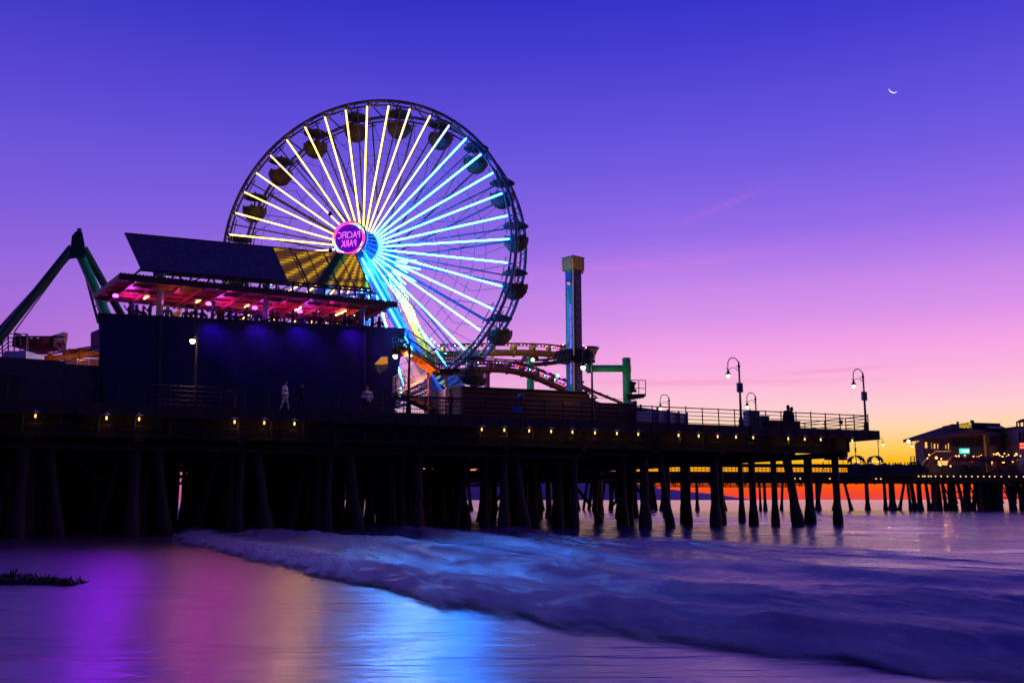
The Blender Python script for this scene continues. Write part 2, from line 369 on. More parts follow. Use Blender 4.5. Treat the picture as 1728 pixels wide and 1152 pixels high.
def wet_sand():
    m = bpy.data.materials.new('wet_sand'); m.use_nodes = True; t = m.node_tree; b = t.nodes['Principled BSDF']; n = t.nodes; l = t.links
    g = n.new('ShaderNodeNewGeometry')
    def nz(scale, st, det=4, rot=R(-6)):
        mp = n.new('ShaderNodeMapping'); mp.inputs['Scale'].default_value = st; mp.inputs['Rotation'].default_value = (0,0,rot); l.new(g.outputs['Position'], mp.inputs[0])
        q = n.new('ShaderNodeTexNoise'); q.inputs['Scale'].default_value = scale; q.inputs['Detail'].default_value = det; l.new(mp.outputs[0], q.inputs[0]); return q.outputs[0]
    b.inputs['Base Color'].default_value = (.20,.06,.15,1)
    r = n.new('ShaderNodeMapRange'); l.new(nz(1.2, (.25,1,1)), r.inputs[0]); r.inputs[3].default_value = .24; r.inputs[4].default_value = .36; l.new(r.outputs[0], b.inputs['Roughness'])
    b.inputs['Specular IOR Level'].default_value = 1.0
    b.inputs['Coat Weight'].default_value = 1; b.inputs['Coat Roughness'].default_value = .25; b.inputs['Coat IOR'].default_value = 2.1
    ad = n.new('ShaderNodeMath'); ad.operation = 'ADD'; l.new(nz(3.6, (.14,1,1), 6), ad.inputs[0]); 
    m2 = n.new('ShaderNodeMath'); m2.operation = 'MULTIPLY'; l.new(nz(.7, (.22,1,1), 4), m2.inputs[0]); m2.inputs[1].default_value = 2.6; l.new(m2.outputs[0], ad.inputs[1])
    bp = n.new('ShaderNodeBump'); bp.inputs['Strength'].default_value = 1; bp.inputs['Distance'].default_value = .095; l.new(ad.outputs[0], bp.inputs['Height'])
    l.new(bp.outputs[0], b.inputs['Normal']); l.new(bp.outputs[0], b.inputs['Coat Normal'])
    V = []; xs = list(np.linspace(-70,30,140)); ys = list(np.geomspace(2, 130, 150))
    for x in xs:
        for y in ys:
            z = .02*NV(Vector((x*.15, y*.3, 0)))-.0
            z += max(0, (-x-14-.10*y))*.012*0
            if y > yf(x)+.6: z = z-.04*(y-yf(x)-.6)
            z = max(z, -1.6)
            V.append((x, y, z))
    ny = len(ys)
    F_ = [(i*ny+j, (i+1)*ny+j, (i+1)*ny+j+1, i*ny+j+1) for i in range(len(xs)-1) for j in range(ny-1)]
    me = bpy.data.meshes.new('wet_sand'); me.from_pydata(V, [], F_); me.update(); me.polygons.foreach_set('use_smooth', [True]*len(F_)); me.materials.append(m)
    o = bpy.data.objects.new('wet_sand', me); C.objects.link(o); tag(o, kind='structure')
    mb = MB(); mb.add([(-700,-150,-1.7),(700,-150,-1.7),(700,400,-1.7),(-700,400,-1.7)], [(0,1,2,3)])
    s = mb.build('seabed', m); tag(s, kind='structure')
    mb = MB(); mb.add([(-700,-150,-.004),(700,-150,-.004),(700,2,-.004),(-700,2,-.004)], [(0,1,2,3)]); mb.add([(-700,2,-.004),(-70,2,-.004),(-70,140,-.004),(-700,140,-.004)], [(0,1,2,3)])
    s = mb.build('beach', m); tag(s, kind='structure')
wet_sand()
# distant headland on the left of the sunset
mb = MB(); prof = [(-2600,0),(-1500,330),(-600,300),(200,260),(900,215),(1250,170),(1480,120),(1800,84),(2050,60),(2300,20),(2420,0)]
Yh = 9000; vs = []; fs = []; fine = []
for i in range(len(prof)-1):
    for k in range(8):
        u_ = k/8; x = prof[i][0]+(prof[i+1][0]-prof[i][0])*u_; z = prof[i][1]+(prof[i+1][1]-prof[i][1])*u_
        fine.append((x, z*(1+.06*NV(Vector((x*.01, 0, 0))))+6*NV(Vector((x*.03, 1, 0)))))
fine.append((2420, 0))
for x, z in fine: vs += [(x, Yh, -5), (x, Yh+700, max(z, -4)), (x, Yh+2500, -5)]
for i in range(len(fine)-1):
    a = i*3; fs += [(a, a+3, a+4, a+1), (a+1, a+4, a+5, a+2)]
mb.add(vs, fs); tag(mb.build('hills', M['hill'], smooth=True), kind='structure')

# moon
mb = MB(); mc = at(1508, 150, 5000); r0 = 25; ax = Vector((0, 1, 0)); pts = []; n = 22
def mo(a, r, cx=0, cz=0): return mc+Vector((math.cos(a)*r+cx, 0, math.sin(a)*r+cz))
tl = R(-14); A = [R(180)+tl+R(14)+(R(152))*i/n for i in range(n+1)]
out = [mo(a, r0) for a in A]
inn = [mo(a, r0-.3-3.7*math.sin((a-A[0])/(A[-1]-A[0])*math.pi)**1.2) for a in reversed(A)]
for i in range(n):
    mb.slab([out[i], out[i+1], inn[n-1-i], inn[n-i]], (0, 5, 0))
tag(mb.build('moon', M['moon']), 'thin white crescent moon lying on its back in the blue sky', 'moon')

# ---------------------------------------------------------------- people
def skin_person(pose):
    v = []; e = []; rad = []
    def J(p, r, par=None):
        v.append(p); rad.append(r)
        if par is not None: e.append((par, len(v)-1))
        return len(v)-1
    sit = pose in ('sit', 'sitlean')
    hz = .52 if sit else .92
    pel = J((0,0,hz), (.155,.11)); wa = J((0,.0,hz+.20), (.125,.095), pel); ch = J((0,.01,hz+.40), (.16,.11), wa)
    nb = J((0,.01,hz+.52), (.075,.07), ch); nk = J((0,-.005,hz+.59), (.055,.055), nb); jaw = J((0,-.02,hz+.65), (.068,.075), nk); hd = J((0,-.012,hz+.73), (.078,.092), jaw); tp = J((0,0,hz+.79), (.055,.06), hd)
    J((0,-.125,hz+.705), (.012,.012), hd)             # nose
    for sx in (-1, 1):
        J((sx*.088, .005, hz+.71), (.012,.02), hd)      # ears
        if sit:
            kn = J((sx*.11,-.42,hz-.02), (.062,.062), J((sx*.10,-.06,hz-.03), (.09,.09), pel)); an = J((sx*.11,-.44,.09), (.04,.04), kn); J((sx*.11,-.58,.04), (.035,.03), an)
        else:
            st_ = {'walk': sx*.22, 'stand': 0, 'lean': sx*.04, 'hold': 0}[pose]
            th = J((sx*.10,0,.84), (.09,.095), pel); kn = J((sx*.105,-st_*.55-.02,.48), (.058,.06), th); an = J((sx*.11,-st_+.03,.09), (.038,.04), kn); J((sx*.12,-st_-.12,.035), (.04,.03), an)
        sh = J((sx*.19,.01,hz+.49), (.06,.06), ch)
        if pose in ('lean',): el = (sx*.25,-.16,hz+.28); wr = (sx*.14,-.38,hz+.24)
        elif pose == 'hold': el = (sx*.24,-.10,hz+.26); wr = (sx*.08,-.26,hz+.48)
        elif pose == 'sitlean': el = (sx*.22,-.12,hz+.25); wr = (sx*.12,-.33,hz+.12)
        elif pose == 'sit': el = (sx*.23,-.10,hz+.24); wr = (sx*.14,-.32,hz+.08)
        else: el = (sx*.25,.03,hz+.21); wr = (sx*.26,-.07+ (sx*.06 if pose == 'walk' else 0),hz-.03)
        e1 = J(el, (.042,.042), sh); w1 = J(wr, (.026,.024), e1)
        d = (Vector(wr)-Vector(el)).normalized(); pm = Vector(wr)+d*.07; p1 = J(tuple(pm), (.036,.018), w1)
        sd = Vector((0,1,0)) if abs(d.z) > .6 else Vector((0,0,1)).cross(d).normalized(); cu = Vector((-sx,0,0)) if abs(d.z) > .6 else Vector((0,0,-1))
        for k, ln in enumerate((.052,.062,.058,.044)):
            o_ = sd*(.028-.019*k); a1 = J(tuple(pm+o_+d*.035), (.009,.009), p1); J(tuple(pm+o_+d*(.035+ln)+cu*.02), (.008,.008), a1)
        a1 = J(tuple(Vector(wr)+d*.03+sd*.04), (.010,.010), w1); J(tuple(Vector(wr)+d*.075+sd*.055+cu*.015), (.009,.009), a1)
    me = bpy.data.meshes.new('person_cage'); me.from_pydata(v, e, []); o = bpy.data.objects.new('person_cage', me); C.objects.link(o)
    md = o.modifiers.new('s', 'SKIN'); md.use_smooth_shade = True
    me.skin_vertices[0].data[0].use_root = True
    for i, r in enumerate(rad): me.skin_vertices[0].data[i].radius = r
    sb = o.modifiers.new('d', 'SUBSURF'); sb.levels = 1; sb.render_levels = 1
    dg = bpy.context.evaluated_depsgraph_get(); m2 = bpy.data.meshes.new_from_object(o.evaluated_get(dg)); bpy.data.objects.remove(o)
    hb = MB(); top = hz+.79
    hb.ball((0,.022,hz+.745), .095, n=10, sz=1.12)
    hb.ball((0,.06,hz+.66), .06, n=8, sz=1.5)
    return m2, hb, hz
POSES = {p: skin_person(p) for p in ('stand','walk','lean','hold','sit','sitlean')}
def loose(o, hz, m):
    q = MB(); q.lathe((0,.01,hz-.10), [(.20,0),(.215,.15),(.20,.40),(.185,.55),(.10,.62)], n=14)
    for v in range(len(q.v)): q.v[v] = (q.v[v][0]*1.12, q.v[v][1]*.72, q.v[v][2])
    for sx in (-1,1): q.tube([(sx*.20,.01,hz+.48),(sx*.27,.03,hz+.22),(sx*.28,-.05,hz+.02)], [.075,.075,.065], 8)
    q.build('loose_shirt', m, o, smooth=True)
def dress(pose, top, bot):
    me, hb, hz = POSES[pose]; m = me.copy(); m.materials.clear()
    for k in (top, bot, 'skin'): m.materials.append(M[k])
    for p in m.polygons:
        c = p.center
        if c.z > hz+.57: i = 2
        elif c.z > hz-.02 and not (abs(c.x) > .3): i = 0
        else: i = 1
        wx = abs(c.x)
        if pose in ('stand','walk') and wx > .215: i = 2 if c.z < hz+.02 else 0
        if pose in ('lean','hold') and c.y < -.34: i = 2
        if pose in ('lean','hold','sit','sitlean') and c.z > hz+.05 and c.y >= -.34 and c.z <= hz+.57: i = 0
        p.material_index = i
    return m
DR = {}
def person(loc, rz, pose, top, bot, label, scale=1.0, group=None, hat=False, longhair=False):
    k = (pose, top, bot)
    if k not in DR: DR[k] = dress(*k)
    o = bpy.data.objects.new('person', DR[k]); C.objects.link(o); o.location = loc; o.rotation_euler = (0,0,rz); o.scale = (scale,)*3
    tag(o, label, 'person', group)
    hk = (pose, hat, longhair)
    if hk not in DR:
        me, hb, hz = POSES[pose]; q = MB(); q.v = list(hb.v); q.f = list(hb.f); q.m = list(hb.m)
        if longhair: q.lathe((0,.05,hz+.48), [(.05,0),(.085,.08),(.09,.2),(.07,.3)], n=10)
        h = q.build('hair', M['hair'], o, smooth=True); DR[hk] = h.data
        if hat:
            t_ = MB(); t_.lathe((0,0,hz+.80), [(.17,0),(.17,.012),(.1,.02),(.095,.11),(.06,.13)], n=14); t2 = t_.build('hat', M['clothd'], o, smooth=True); DR[hk+('h',)] = t2.data
    else:
        h = bpy.data.objects.new('hair', DR[hk]); C.objects.link(h); h.parent = o
        if hat: h2 = bpy.data.objects.new('hat', DR[hk+('h',)]); C.objects.link(h2); h2.parent = o
    return o

# ---------------------------------------------------------------- the near pier
def bent_s(i): return -2.7-5.0*i
pier = thing('pier', 'long dark timber amusement pier standing on pilings over the surf', 'pier', P(-30,20,0), world=True)
mb = MB(); mb.slab([P(-110,0,6.2), P(0,0,6.2), P(0,46,6.2), P(-110,46,6.2)], (0,0,.3)); mb.build('deck', M['deck'], pier)
mb = MB(); mb.bar(P(-110,-.06,6.22), P(.12,-.06,6.22), .14, .62); mb.bar(P(.07,-.1,6.22), P(.07,46,6.22), .14, .62)
for i in range(88): mb.box(P(-.6-1.25*i,-.15,6.2), (.16,.1,.5), ANG)
mb.build('fascia', M['fascia'], pier)
mb = MB()
for tt in (.75, 3.2, 6, 9, 12.5, 16, 20, 24, 28.5, 33, 38, 44): mb.bar(P(-110,tt,5.62), P(-2.1+.25*math.sin(tt*3),tt,5.62), .22, 1.14)
mb.build('girder', M['timber'], pier)
mb = MB(); random.seed(5)
for i in range(64):
    s = -2.6-1.68*i; mb.bar(P(s,-.02,5.0), P(s,-.02,6.15), .16,.10)
    if random.random() < .4: mb.box(P(s-.5-.4*random.random(),.60,5.6), (.5,.06,.7+.3*random.random()), ANG)
mb.bar(P(-110,.5,5.03), P(-2.5,.5,5.03), .25,.14)
mb.build('joist_end', M['timber'], pier)
capm = MB()
for i in range(26):
    s = bent_s(i); capm.bar(P(s,.2,4.86), P(s,45,4.86), .4, .38)
    if i > 1: capm.bar(P(s,8,3.6), P(s,45,3.6), .12, .3)
capm.build('cap_beam', M['timber'], pier)
mb = MB()
for zz_, tt, s1 in ((5.0,.35,-2.6), (4.55,1.0,-19), (3.9,4.0,-34), (3.7,14,-24), (3.55,26,-13), (3.9,40,-4), (4.5,43,-4), (3.3,42,-9)): mb.bar(P(-110,tt,zz_), P(s1,tt,zz_), .14, .26)
mb.tube([P(-110,.1,5.42), P(-5,.1,5.42)], .055, 6); mb.tube([P(-110,.45,4.3), P(-22,.45,4.3)], .07, 6)
mb.build('stringer', M['timber'], pier)
mb = MB()
for i in (6, 9, 13, 17):
    s = bent_s(i)
    mb.bar(P(s,2,4.6), P(s-4.25,6,1.8), .1, .2); mb.bar(P(s-4.25,2,4.6), P(s,6,1.8), .1, .2)
for i in range(2, 22):
    s = bent_s(i); mb.bar(P(s,9,4.7), P(s,15,1.4), .1, .22); mb.bar(P(s,15,4.7), P(s,9,1.4), .1, .22)
mb.build('brace', M['timber'], pier)
def pile_mb(mb, top, bot, r, seed):
    rs = []; ps = []
    for k in range(13):
        u_ = k/12; p = Vector(top).lerp(Vector(bot), u_); zz_ = p.z
        g = 1+.5*max(0, min(1, (1.55-zz_)/.9))
        g *= 1+.05*NV(Vector((seed, u_*6, 0)))
        p = p+Vector((NV(Vector((seed, u_*3, 5)))*.04, 0, 0)); ps.append(p); rs.append(r*g)
    mb.tube(ps, rs, 10)
rows_t = [1.2, 4.2, 8, 12.5, 17.5, 23, 29, 36, 43]
cands = []
for i in range(26):
    for j, tt in enumerate(rows_t):
        if i < 6 and j in (2,4,6,8) and (i+j) % 3: continue
        s = bent_s(i)+random.uniform(-.25,.25); t_ = tt+random.uniform(-.3,.3); d = P(s,t_,0).length
        cands.append((d*(1 if j < 3 else 1.4), s, t_, 0, 0, i*10+j))
for i in range(0, 24):
    for lean_s, lean_t, s0, tt in ((.85,0,.9,1.3), (-1.2,.3,-.7,4.5), (0.5,-.8,.2,9.5)):
        if (i*7+int(tt*3)) % 5 == 0 and i > 2: continue
        if i < 5 and (tt > 1.4 or i in (2,4)): continue
        s = bent_s(i)+(s0 if i != 0 else -4.2); cands.append((P(s,tt,0).length*1.05, s, tt, (lean_s if i != 0 else 1.1), lean_t, 500+i*10+int(tt)))
cands.sort(); rest = MB()
def gz(p): return -1.5
for k, (d, s, t_, ls, lt, sd) in enumerate(cands):
    top = P(s,t_,4.7); bot = P(s+ls*1.15,t_+lt,-1.55); r = .25+.05*math.sin(sd*1.7)
    if k < 100:
        q = MB(); pile_mb(q, top, bot, r, sd*.37); q.build('piling', M['pile'], pier, smooth=True)
    else: pile_mb(rest, top, bot, r, sd*.37)
# the back rows under the rides stand close together
for i in range(26):
    s = random.uniform(-25,-9); t_ = random.uniform(8,44); w_ = random.uniform(.2,.34)
    rest.tube([P(s,t_,4.8), P(s+random.uniform(-.9,.9),t_,1), P(s+random.uniform(-1.0,1.0),t_,-1.5)], [w_*.8,w_,w_*1.4], 7)
for i in range(190):
    s = random.uniform(-100,-15); t_ = random.uniform(15,45)
    rest.tube([P(s,t_,4.8), P(s+random.uniform(-.5,.5),t_,-1.5)], random.uniform(.25,.4), 7)
for i in range(70):
    s = random.uniform(-100,-30); t_ = random.uniform(3,14)
    rest.tube([P(s,t_,4.8), P(s+random.uniform(-.3,.3),t_,-1.5)], random.uniform(.22,.36), 7)
tag(rest.build('inner_pilings', M['pile'], pier), kind='stuff')

q = MB(); random.seed(21); s_ = -116.0
while s_ < -26:
    wv_ = random.uniform(1.2,2.6); q.slab([P(s_,45.5,-1.6),P(s_+wv_,45.5,-1.6),P(s_+wv_,45.5,6.15),P(s_,45.5,6.15)], NN*.3)
    s_ += wv_+(random.uniform(.15,.6) if random.random() < .6 else .0)
q.build('light_block_wall', M['timber'], pier)  # board wall added to block the bright sky behind the pilings
# edge railing
rl = thing('pier_railing', 'long steel pipe railing along the outer edge of the near pier', 'railing', P(-30,.3,DZ), world=True)
mb = MB(); ys_ = (1.08,.84,.60,.36,.12)
for h in ys_: mb.tube([P(-75,.3,DZ+h), P(-.45,.3,DZ+h)], .036 if h > 1 else .024, 5)
for h in ys_: mb.tube([P(-.45,.3,DZ+h), P(-.45,14,DZ+h)], .036 if h > 1 else .024, 5)
mb.build('rail', M['rail'], rl)
for i in range(60):
    q = MB(); q.bar(P(-.45-1.24*i,.3,DZ), P(-.45-1.24*i,.3,DZ+(1.14 if i % 4 else 1.2)), .06); q.build('post', M['rail'], rl)
for i in range(1, 7):
    q = MB(); q.bar(P(-.45,.3+2.2*i,DZ), P(-.45,.3+2.2*i,DZ+1.1), .06); q.build('post', M['rail'], rl)
g2 = thing('baluster_railing', 'close-barred railing panel on the pier edge before the stairs', 'railing', ptz(725,.45,DZ), world=True)
a = ptz(668,.42,DZ); b = ptz(779,.42,DZ); mb = MB()
nb_ = 40
for i in range(nb_+1):
    p = a.lerp(b, i/nb_); mb.bar(p, p+Vector((0,0,1.0)), .022)
mb.build('balusters', M['iron'], g2)
mb = MB(); mb.bar(a+Vector((0,0,1.02)), b+Vector((0,0,1.02)), .06); mb.bar(a+Vector((0,0,.08)), b+Vector((0,0,.08)), .05); mb.build('rail', M['iron'], g2)

# small signs hung on the railing
for px, py, wd, hh, lb in ((385,672,.55,.45,'small dark plate on the railing below the long navy wall'), (873,690,.6,.4,'small blue notice plate on the railing before the brown boards'), (1419,712,.3,.3,'small square plate on the open railing near the pier end')):
    c = pt(px, py, .22); q = MB(); q.box(c, (wd,.03,hh), ANG); o = q.build('rail_sign', M['blue' if px == 873 else 'navy']); tag(o, lb, 'sign')

# under-deck lights
lx = [60,180,235,396,446,497,813,851,893,930,966,1004,1041,1077,1145,1179,1211,1242,1271,1330,1358,1385,1438]
for i, px in enumerate(lx):
    c = ptz(px, -.12, 5.86)
    root = thing('deck_light', 'small warm light under the pier edge, %s from the left' % ORD[i], 'lamp', c, ANG, 'warm lights under the near pier edge')
    if i == 0:
        q = MB(); q.lathe((0,0,.10), [(.20,0),(.17,.03),(.05,.08),(.03,.16)], n=12); q.build('shade', M['white'], root, smooth=True)
        q = MB(); q.lathe((0,0,-.16), [(.02,0),(.045,.04),(.05,.11),(.03,.18)], n=8); q.build('bulb', M['warm'], root, smooth=True)
        proto_dl = root
    else:
        for ch in [x for x in bpy.data.objects if x.parent == proto_dl]:
            c2 = ch.copy(); C.objects.link(c2); c2.parent = root
    ld = bpy.data.lights.new('bulb_light', 'POINT'); ld.energy = 1.1*(.5+1.0*random.random()); ld.color = (1,.5,.12); ld.shadow_soft_size = .05
    lo = bpy.data.objects.new('bulb_light', ld); C.objects.link(lo); lo.parent = root; lo.location = (0,-.02,-.26)

# ---------------------------------------------------------------- street lamps
def street_lamp(base, h, adir, label, banner=True, pole_only=False, glob='globe', sc=1.0, grp='hooked street lamps on the near pier'):
    r = thing('street_lamp', label, 'street lamp', base, adir, grp)
    q = MB(); q.lathe((0,0,0), [(.20,0),(.20,.10),(.16,.16),(.17,.45),(.11,.62),(.085,.80),(.07,h*.55),(.06,h*.93),(.09,h*.94),(.075,h*.97),(.03,h+.14)], n=10); q.build('pole', M['iron'], r, smooth=True)
    Rr = .44; q = MB(); pts = [(0,0,h*.90)]+[(Rr-Rr*math.cos(a),0,h-.1+Rr*1.05*math.sin(a)) for a in [math.pi*k/12 for k in range(13)]]+[(2*Rr,0,h-.48)]
    q.tube(pts, .034, 6)
    q.tube([(0,0,h*.86),(.18,0,h-.42),(.38,0,h-.28),(.6,0,h-.33),(.86,0,h-.5)], .020, 5)
    q.tube([(.12+.10*math.cos(a),0,h-.28+.10*math.sin(a)) for a in [k*.6 for k in range(9)]], .018, 5)
    q.tube([(2*Rr+.10+.06*math.cos(a),0,h-.42+.06*math.sin(a)) for a in [k*.6 for k in range(8)]], .018, 5)
    q.build('arm', M['iron'], r, smooth=True)
    q = MB(); q.lathe((2*Rr,0,h-.78), [(.19,0),(.18,.04),(.09,.16),(.06,.28),(.03,.34)], n=12); q.build('shade', M['iron'], r, smooth=True)
    q = MB(); q.ball((2*Rr,0,h-.85), .135, n=10, sz=1.05); q.build('globe', M[glob], r, smooth=True)
    if banner:
        q = MB(); q.box((0,0,h*.62), (.42,.14,.62)); q.build('control_box', M['navy'], r)
    ld = bpy.data.lights.new('lamp_or_fill_light', 'POINT'); ld.energy = 40; ld.color = (1,.62,.28); ld.shadow_soft_size = .1
    lo = bpy.data.objects.new('lamp_or_fill_light', ld); C.objects.link(lo); lo.parent = r; lo.location = (2*Rr,0,h-1.08)
    return r
LA = math.pi+ANG
street_lamp(ptz(1462,.75,DZ), 4.05, LA, 'hooked street lamp at the very tip of the near pier, pale globe', glob='globe2')
street_lamp(ptz(1251,.75,DZ), 4.25, LA, 'tall hooked lamp with square box halfway along the open railing', glob='globe2')
street_lamp(ptz(1278,15,DZ), 3.9, LA, 'lamp standing just behind the tall boxed one, partly behind a cabinet', glob='globe2')
street_lamp(ptz(1131,19,DZ), 3.9, LA, 'low-looking hooked lamp behind the pale panel fence', banner=False, glob='globe2')
street_lamp(ptz(1000,.75,DZ), 4.15, LA+R(25), 'lamp with bright globe beside the drop tower, tall bare pole', banner=False, glob='globe')
street_lamp(ptz(689,.75,DZ), 4.3, LA-R(40), 'lamp with yellow globe in front of the zigzag stairs', banner=False)
street_lamp(ptz(326,.75,DZ), 4.25, LA+R(72), 'lamp with yellow globe in front of the navy ribbed wall', banner=False)

# ---------------------------------------------------------------- things on the open end of the pier
def box_thing(name, px0, px1, t, h, m, label, cat, depth=.6, z=DZ, extra=None):
    a = ptz(px0, t, z); b = ptz(px1, t, z); c = (a+b)/2; wd = (b-a).length
    r = thing(name, label, cat, c, ANG); q = MB()
    q.box((0,depth/2,h/2), (wd,depth,h)); q.build('body', m, r)
    q = MB(); q.box((0,depth/2,h+.02), (wd+.06,depth+.06,.05)); q.build('lid', M['iron'], r)
    if extra: extra(r, wd, h)
    return r
def door2(r, wd, h):
    for sx in (-1, 1):
        q = MB(); q.box((sx*wd*.24,-.012,h*.5), (wd*.43,.02,h*.86)); d = q.build('door', M['navy'], r)
        q = MB(); q.box((sx*.06,-.03,h*.55), (.03,.03,.14)); q.build('handle', M['iron'], d)
box_thing('utility_cabinet', 1264, 1283, 1.4, 1.15, M['navy'], 'tall blue-grey utility cabinet beside the boxed lamp post', 'cabinet', extra=door2)
box_thing('utility_cabinet', 1285, 1299, 1.8, .9, M['wallp'], 'lower mauve cabinet just right of the tall blue-grey one', 'cabinet', extra=door2)
def slats(r, wd, h):
    for k in range(4):
        q = MB(); q.box((0,-.015,.1+k*h/4.2), (wd*.96,.02,h/6)); q.build('slat', M['brown'], r)
bench = box_thing('planter_bench', 1303, 1351, 1.3, .58, M['brown'], 'long dark box bench where a couple sits near the pier end', 'bench', depth=.7, extra=slats)
pb = ptz(1331, 1.70, DZ+.14)
c1_ = person(tuple(pb), ANG+R(170), 'sit', 'clothd', 'clothd', 'left person of the couple hugging on the box bench', scale=1.18, longhair=True)
pb = ptz(1337, 1.66, DZ+.10)
c2_ = person(tuple(pb), ANG+R(215), 'sitlean', 'clothd', 'clothd', 'right person of the couple hugging on the box bench', scale=1.12)

loose(c1_, .52, M['clothd']); loose(c2_, .52, M['clothd'])
# white shirted walkers
p = ptz(480, 1.9, DZ); wk_ = person(tuple(p), ANG+R(60), 'walk', 'shirtw', 'clothp', 'person in white top and pale trousers walking along the railing', scale=1.05); loose(wk_, .92, M['shirtw'])
p = ptz(618.5, 1.9, DZ); wk_ = person(tuple(p), ANG-R(30), 'walk', 'shirtw', 'clothd', 'person in white shirt and black skirt standing by the railing'); loose(wk_, .92, M['shirtw'])
q = MB(); pbag = p+Vector((-.16,-.20,.72)); q.hull([pbag+Vector((x,y,0)) for x,y in ((-.17,-.06),(.17,-.06),(.17,.06),(-.17,.06))], [pbag+Vector((x,y,.30)) for x,y in ((-.13,-.04),(.13,-.04),(.13,.04),(-.13,.04))]); o = q.build('handbag', M['clothd']); tag(o, 'black bag carried before the person in white shirt and black skirt', 'bag')
p = ptz(508, 2.4, DZ); person(tuple(p), ANG+R(10), 'stand', 'clothd', 'clothd', 'person in all dark clothes standing right of the white-clad walker')
p = ptz(760, 1.7, DZ); person(tuple(p), ANG+R(100), 'stand', 'clothr', 'clothd', 'person in dark red top behind the close-barred railing panel')
# coin viewer
v = ptz(879, .8, DZ); r = thing('coin_viewer', 'blue coin-operated viewing binoculars on a post behind the railing', 'binoculars', v, ANG)
q = MB(); q.lathe((0,0,0), [(.16,0),(.14,.06),(.05,.12),(.045,1.15),(.09,1.2)], n=10); q.build('post', M['iron'], r, smooth=True)
q = MB(); q.lathe((0,0,1.2), [(.08,0),(.19,.06),(.23,.17),(.17,.30),(.06,.36)], n=12); q.build('head', M['blue'], r, smooth=True)
for sx in (-1, 1):
    q = MB(); q.tube([(sx*.08,-.10,1.40),(sx*.08,-.36,1.44)], .05, 8); q.build('eyepiece', M['iron'], r)
q = MB(); q.box((0,.0,.35), (.5,.08,.08)); q.box((0,0,.35), (.08,.4,.08)); q.build('foot_rest', M['iron'], r)
tr = ptz(390, 1.5, DZ); r = thing('litter_bin', 'dark round litter bin behind the railing below the navy wall', 'bin', tr)
q = MB(); q.lathe((0,0,0), [(.26,0),(.30,.1),(.30,.9)], n=14); q.build('body', M['iron'], r); q = MB(); q.lathe((0,0,.9), [(.33,0),(.30,.10),(.16,.22),(.12,.22)], n=14); q.build('lid', M['clothd'], r)

# ---------------------------------------------------------------- terrace restaurant with navy walls
def yl(px): return 51+(px-165)*(57.5-51)/450
rest_ = thing('terrace_restaurant', 'dark blue two-storey restaurant with open terrace, lit red ceiling and tilted roof panel', 'building', P(-36,8,DZ), world=True)
def wallpart(poly, Yoff, m, name, th=.18):
    q = MB(); pts = [at(px,py,yl(px)+Yoff) for px,py in poly]; q.slab(pts, Vector((-.1,.25,0)).normalized()*th, 0); return q.build(name, m, rest_)
wallpart([(165,530),(271,534.5),(268,705),(178,700)], .9, M['wall'], 'wall')
wallpart([(272.3,534.5),(614.5,549),(614.5,712),(269.3,705)], .55, M['wall'], 'wall')
# right wall bay with its odd-shaped opening: four pieces around the hole
for poly in ([(616,549),(684.5,555.5),(673,619),(655,601),(643,601),(631,614),(616,612)], [(616,612.4),(631,614.4),(636,626.5),(640,630),(656,619.5),(655,601.4),(672.9,619.4),(664,716),(616,714)]):
    wallpart(poly, .55, M['wall'], 'wall')
q = MB(); pts = [at(px,py,yl(px)+.52) for px,py in [(631,614),(643,601),(655,601),(656,619.5),(640,630.5)]]
for i in range(5): q.bar(pts[i], pts[(i+1)%5], .07)
q.build('window_frame', M['navy'], rest_)
q = MB(); q.slab([at(630,600,yl(640)+2.2), at(660,600,yl(640)+2.2), at(660,616,yl(640)+2.2), at(630,614,yl(640)+2.2)], (0,.1,0)); q.build('lit_interior', M['lit'], rest_)
q = MB(); q.slab([at(634,617,yl(640)+1.6), at(662,612,yl(640)+1.6), at(660,634,yl(640)+1.6), at(634,634,yl(640)+1.6)], (0,.1,0)); q.build('inner_panel', M['white'], rest_)
# parapet trims, corner posts
q = MB(); q.bar(at(165,529.5,yl(165)+.7), at(271,533.8,yl(271)+.7), .22,.08); q.bar(at(272,533.8,yl(272)+.42), at(685,555,yl(685)+.42), .16,.07); q.build('parapet_cap', M['navy'], rest_)
for px, y0, y1 in ((271.5,534,705),(615.5,549,714)):
    q = MB(); q.bar(at(px,y0,yl(px)+.4), at(px-(3 if px<300 else 0),y1,yl(px)+.4), .16); q.build('corner_post', M['navy'], rest_)
# terrace floor and rear structure
A_ = at(170,560,yl(170)+1.2); B_ = at(684,572,yl(684)+1.2); q = MB(); off = NN*7
fz = 10.9
q.slab([Vector((A_.x,A_.y,fz)), Vector((B_.x,B_.y,fz)), Vector((B_.x,B_.y,fz))+off, Vector((A_.x,A_.y,fz))+off], (0,0,.15)); q.build('terrace_floor', M['timber'], rest_)
q = MB(); q.slab([Vector((A_.x,A_.y,DZ)), Vector((A_.x,A_.y,DZ))+off, Vector((A_.x,A_.y,fz))+off, Vector((A_.x,A_.y,fz))], (.2,0,0))
q.slab([Vector((A_.x,A_.y,DZ))+off, Vector((B_.x,B_.y,DZ))+off*.6, Vector((B_.x,B_.y,fz))+off*.6, Vector((A_.x,A_.y,fz))+off], (.0,.2,0)); q.build('rear_wall', M['annex'], rest_)
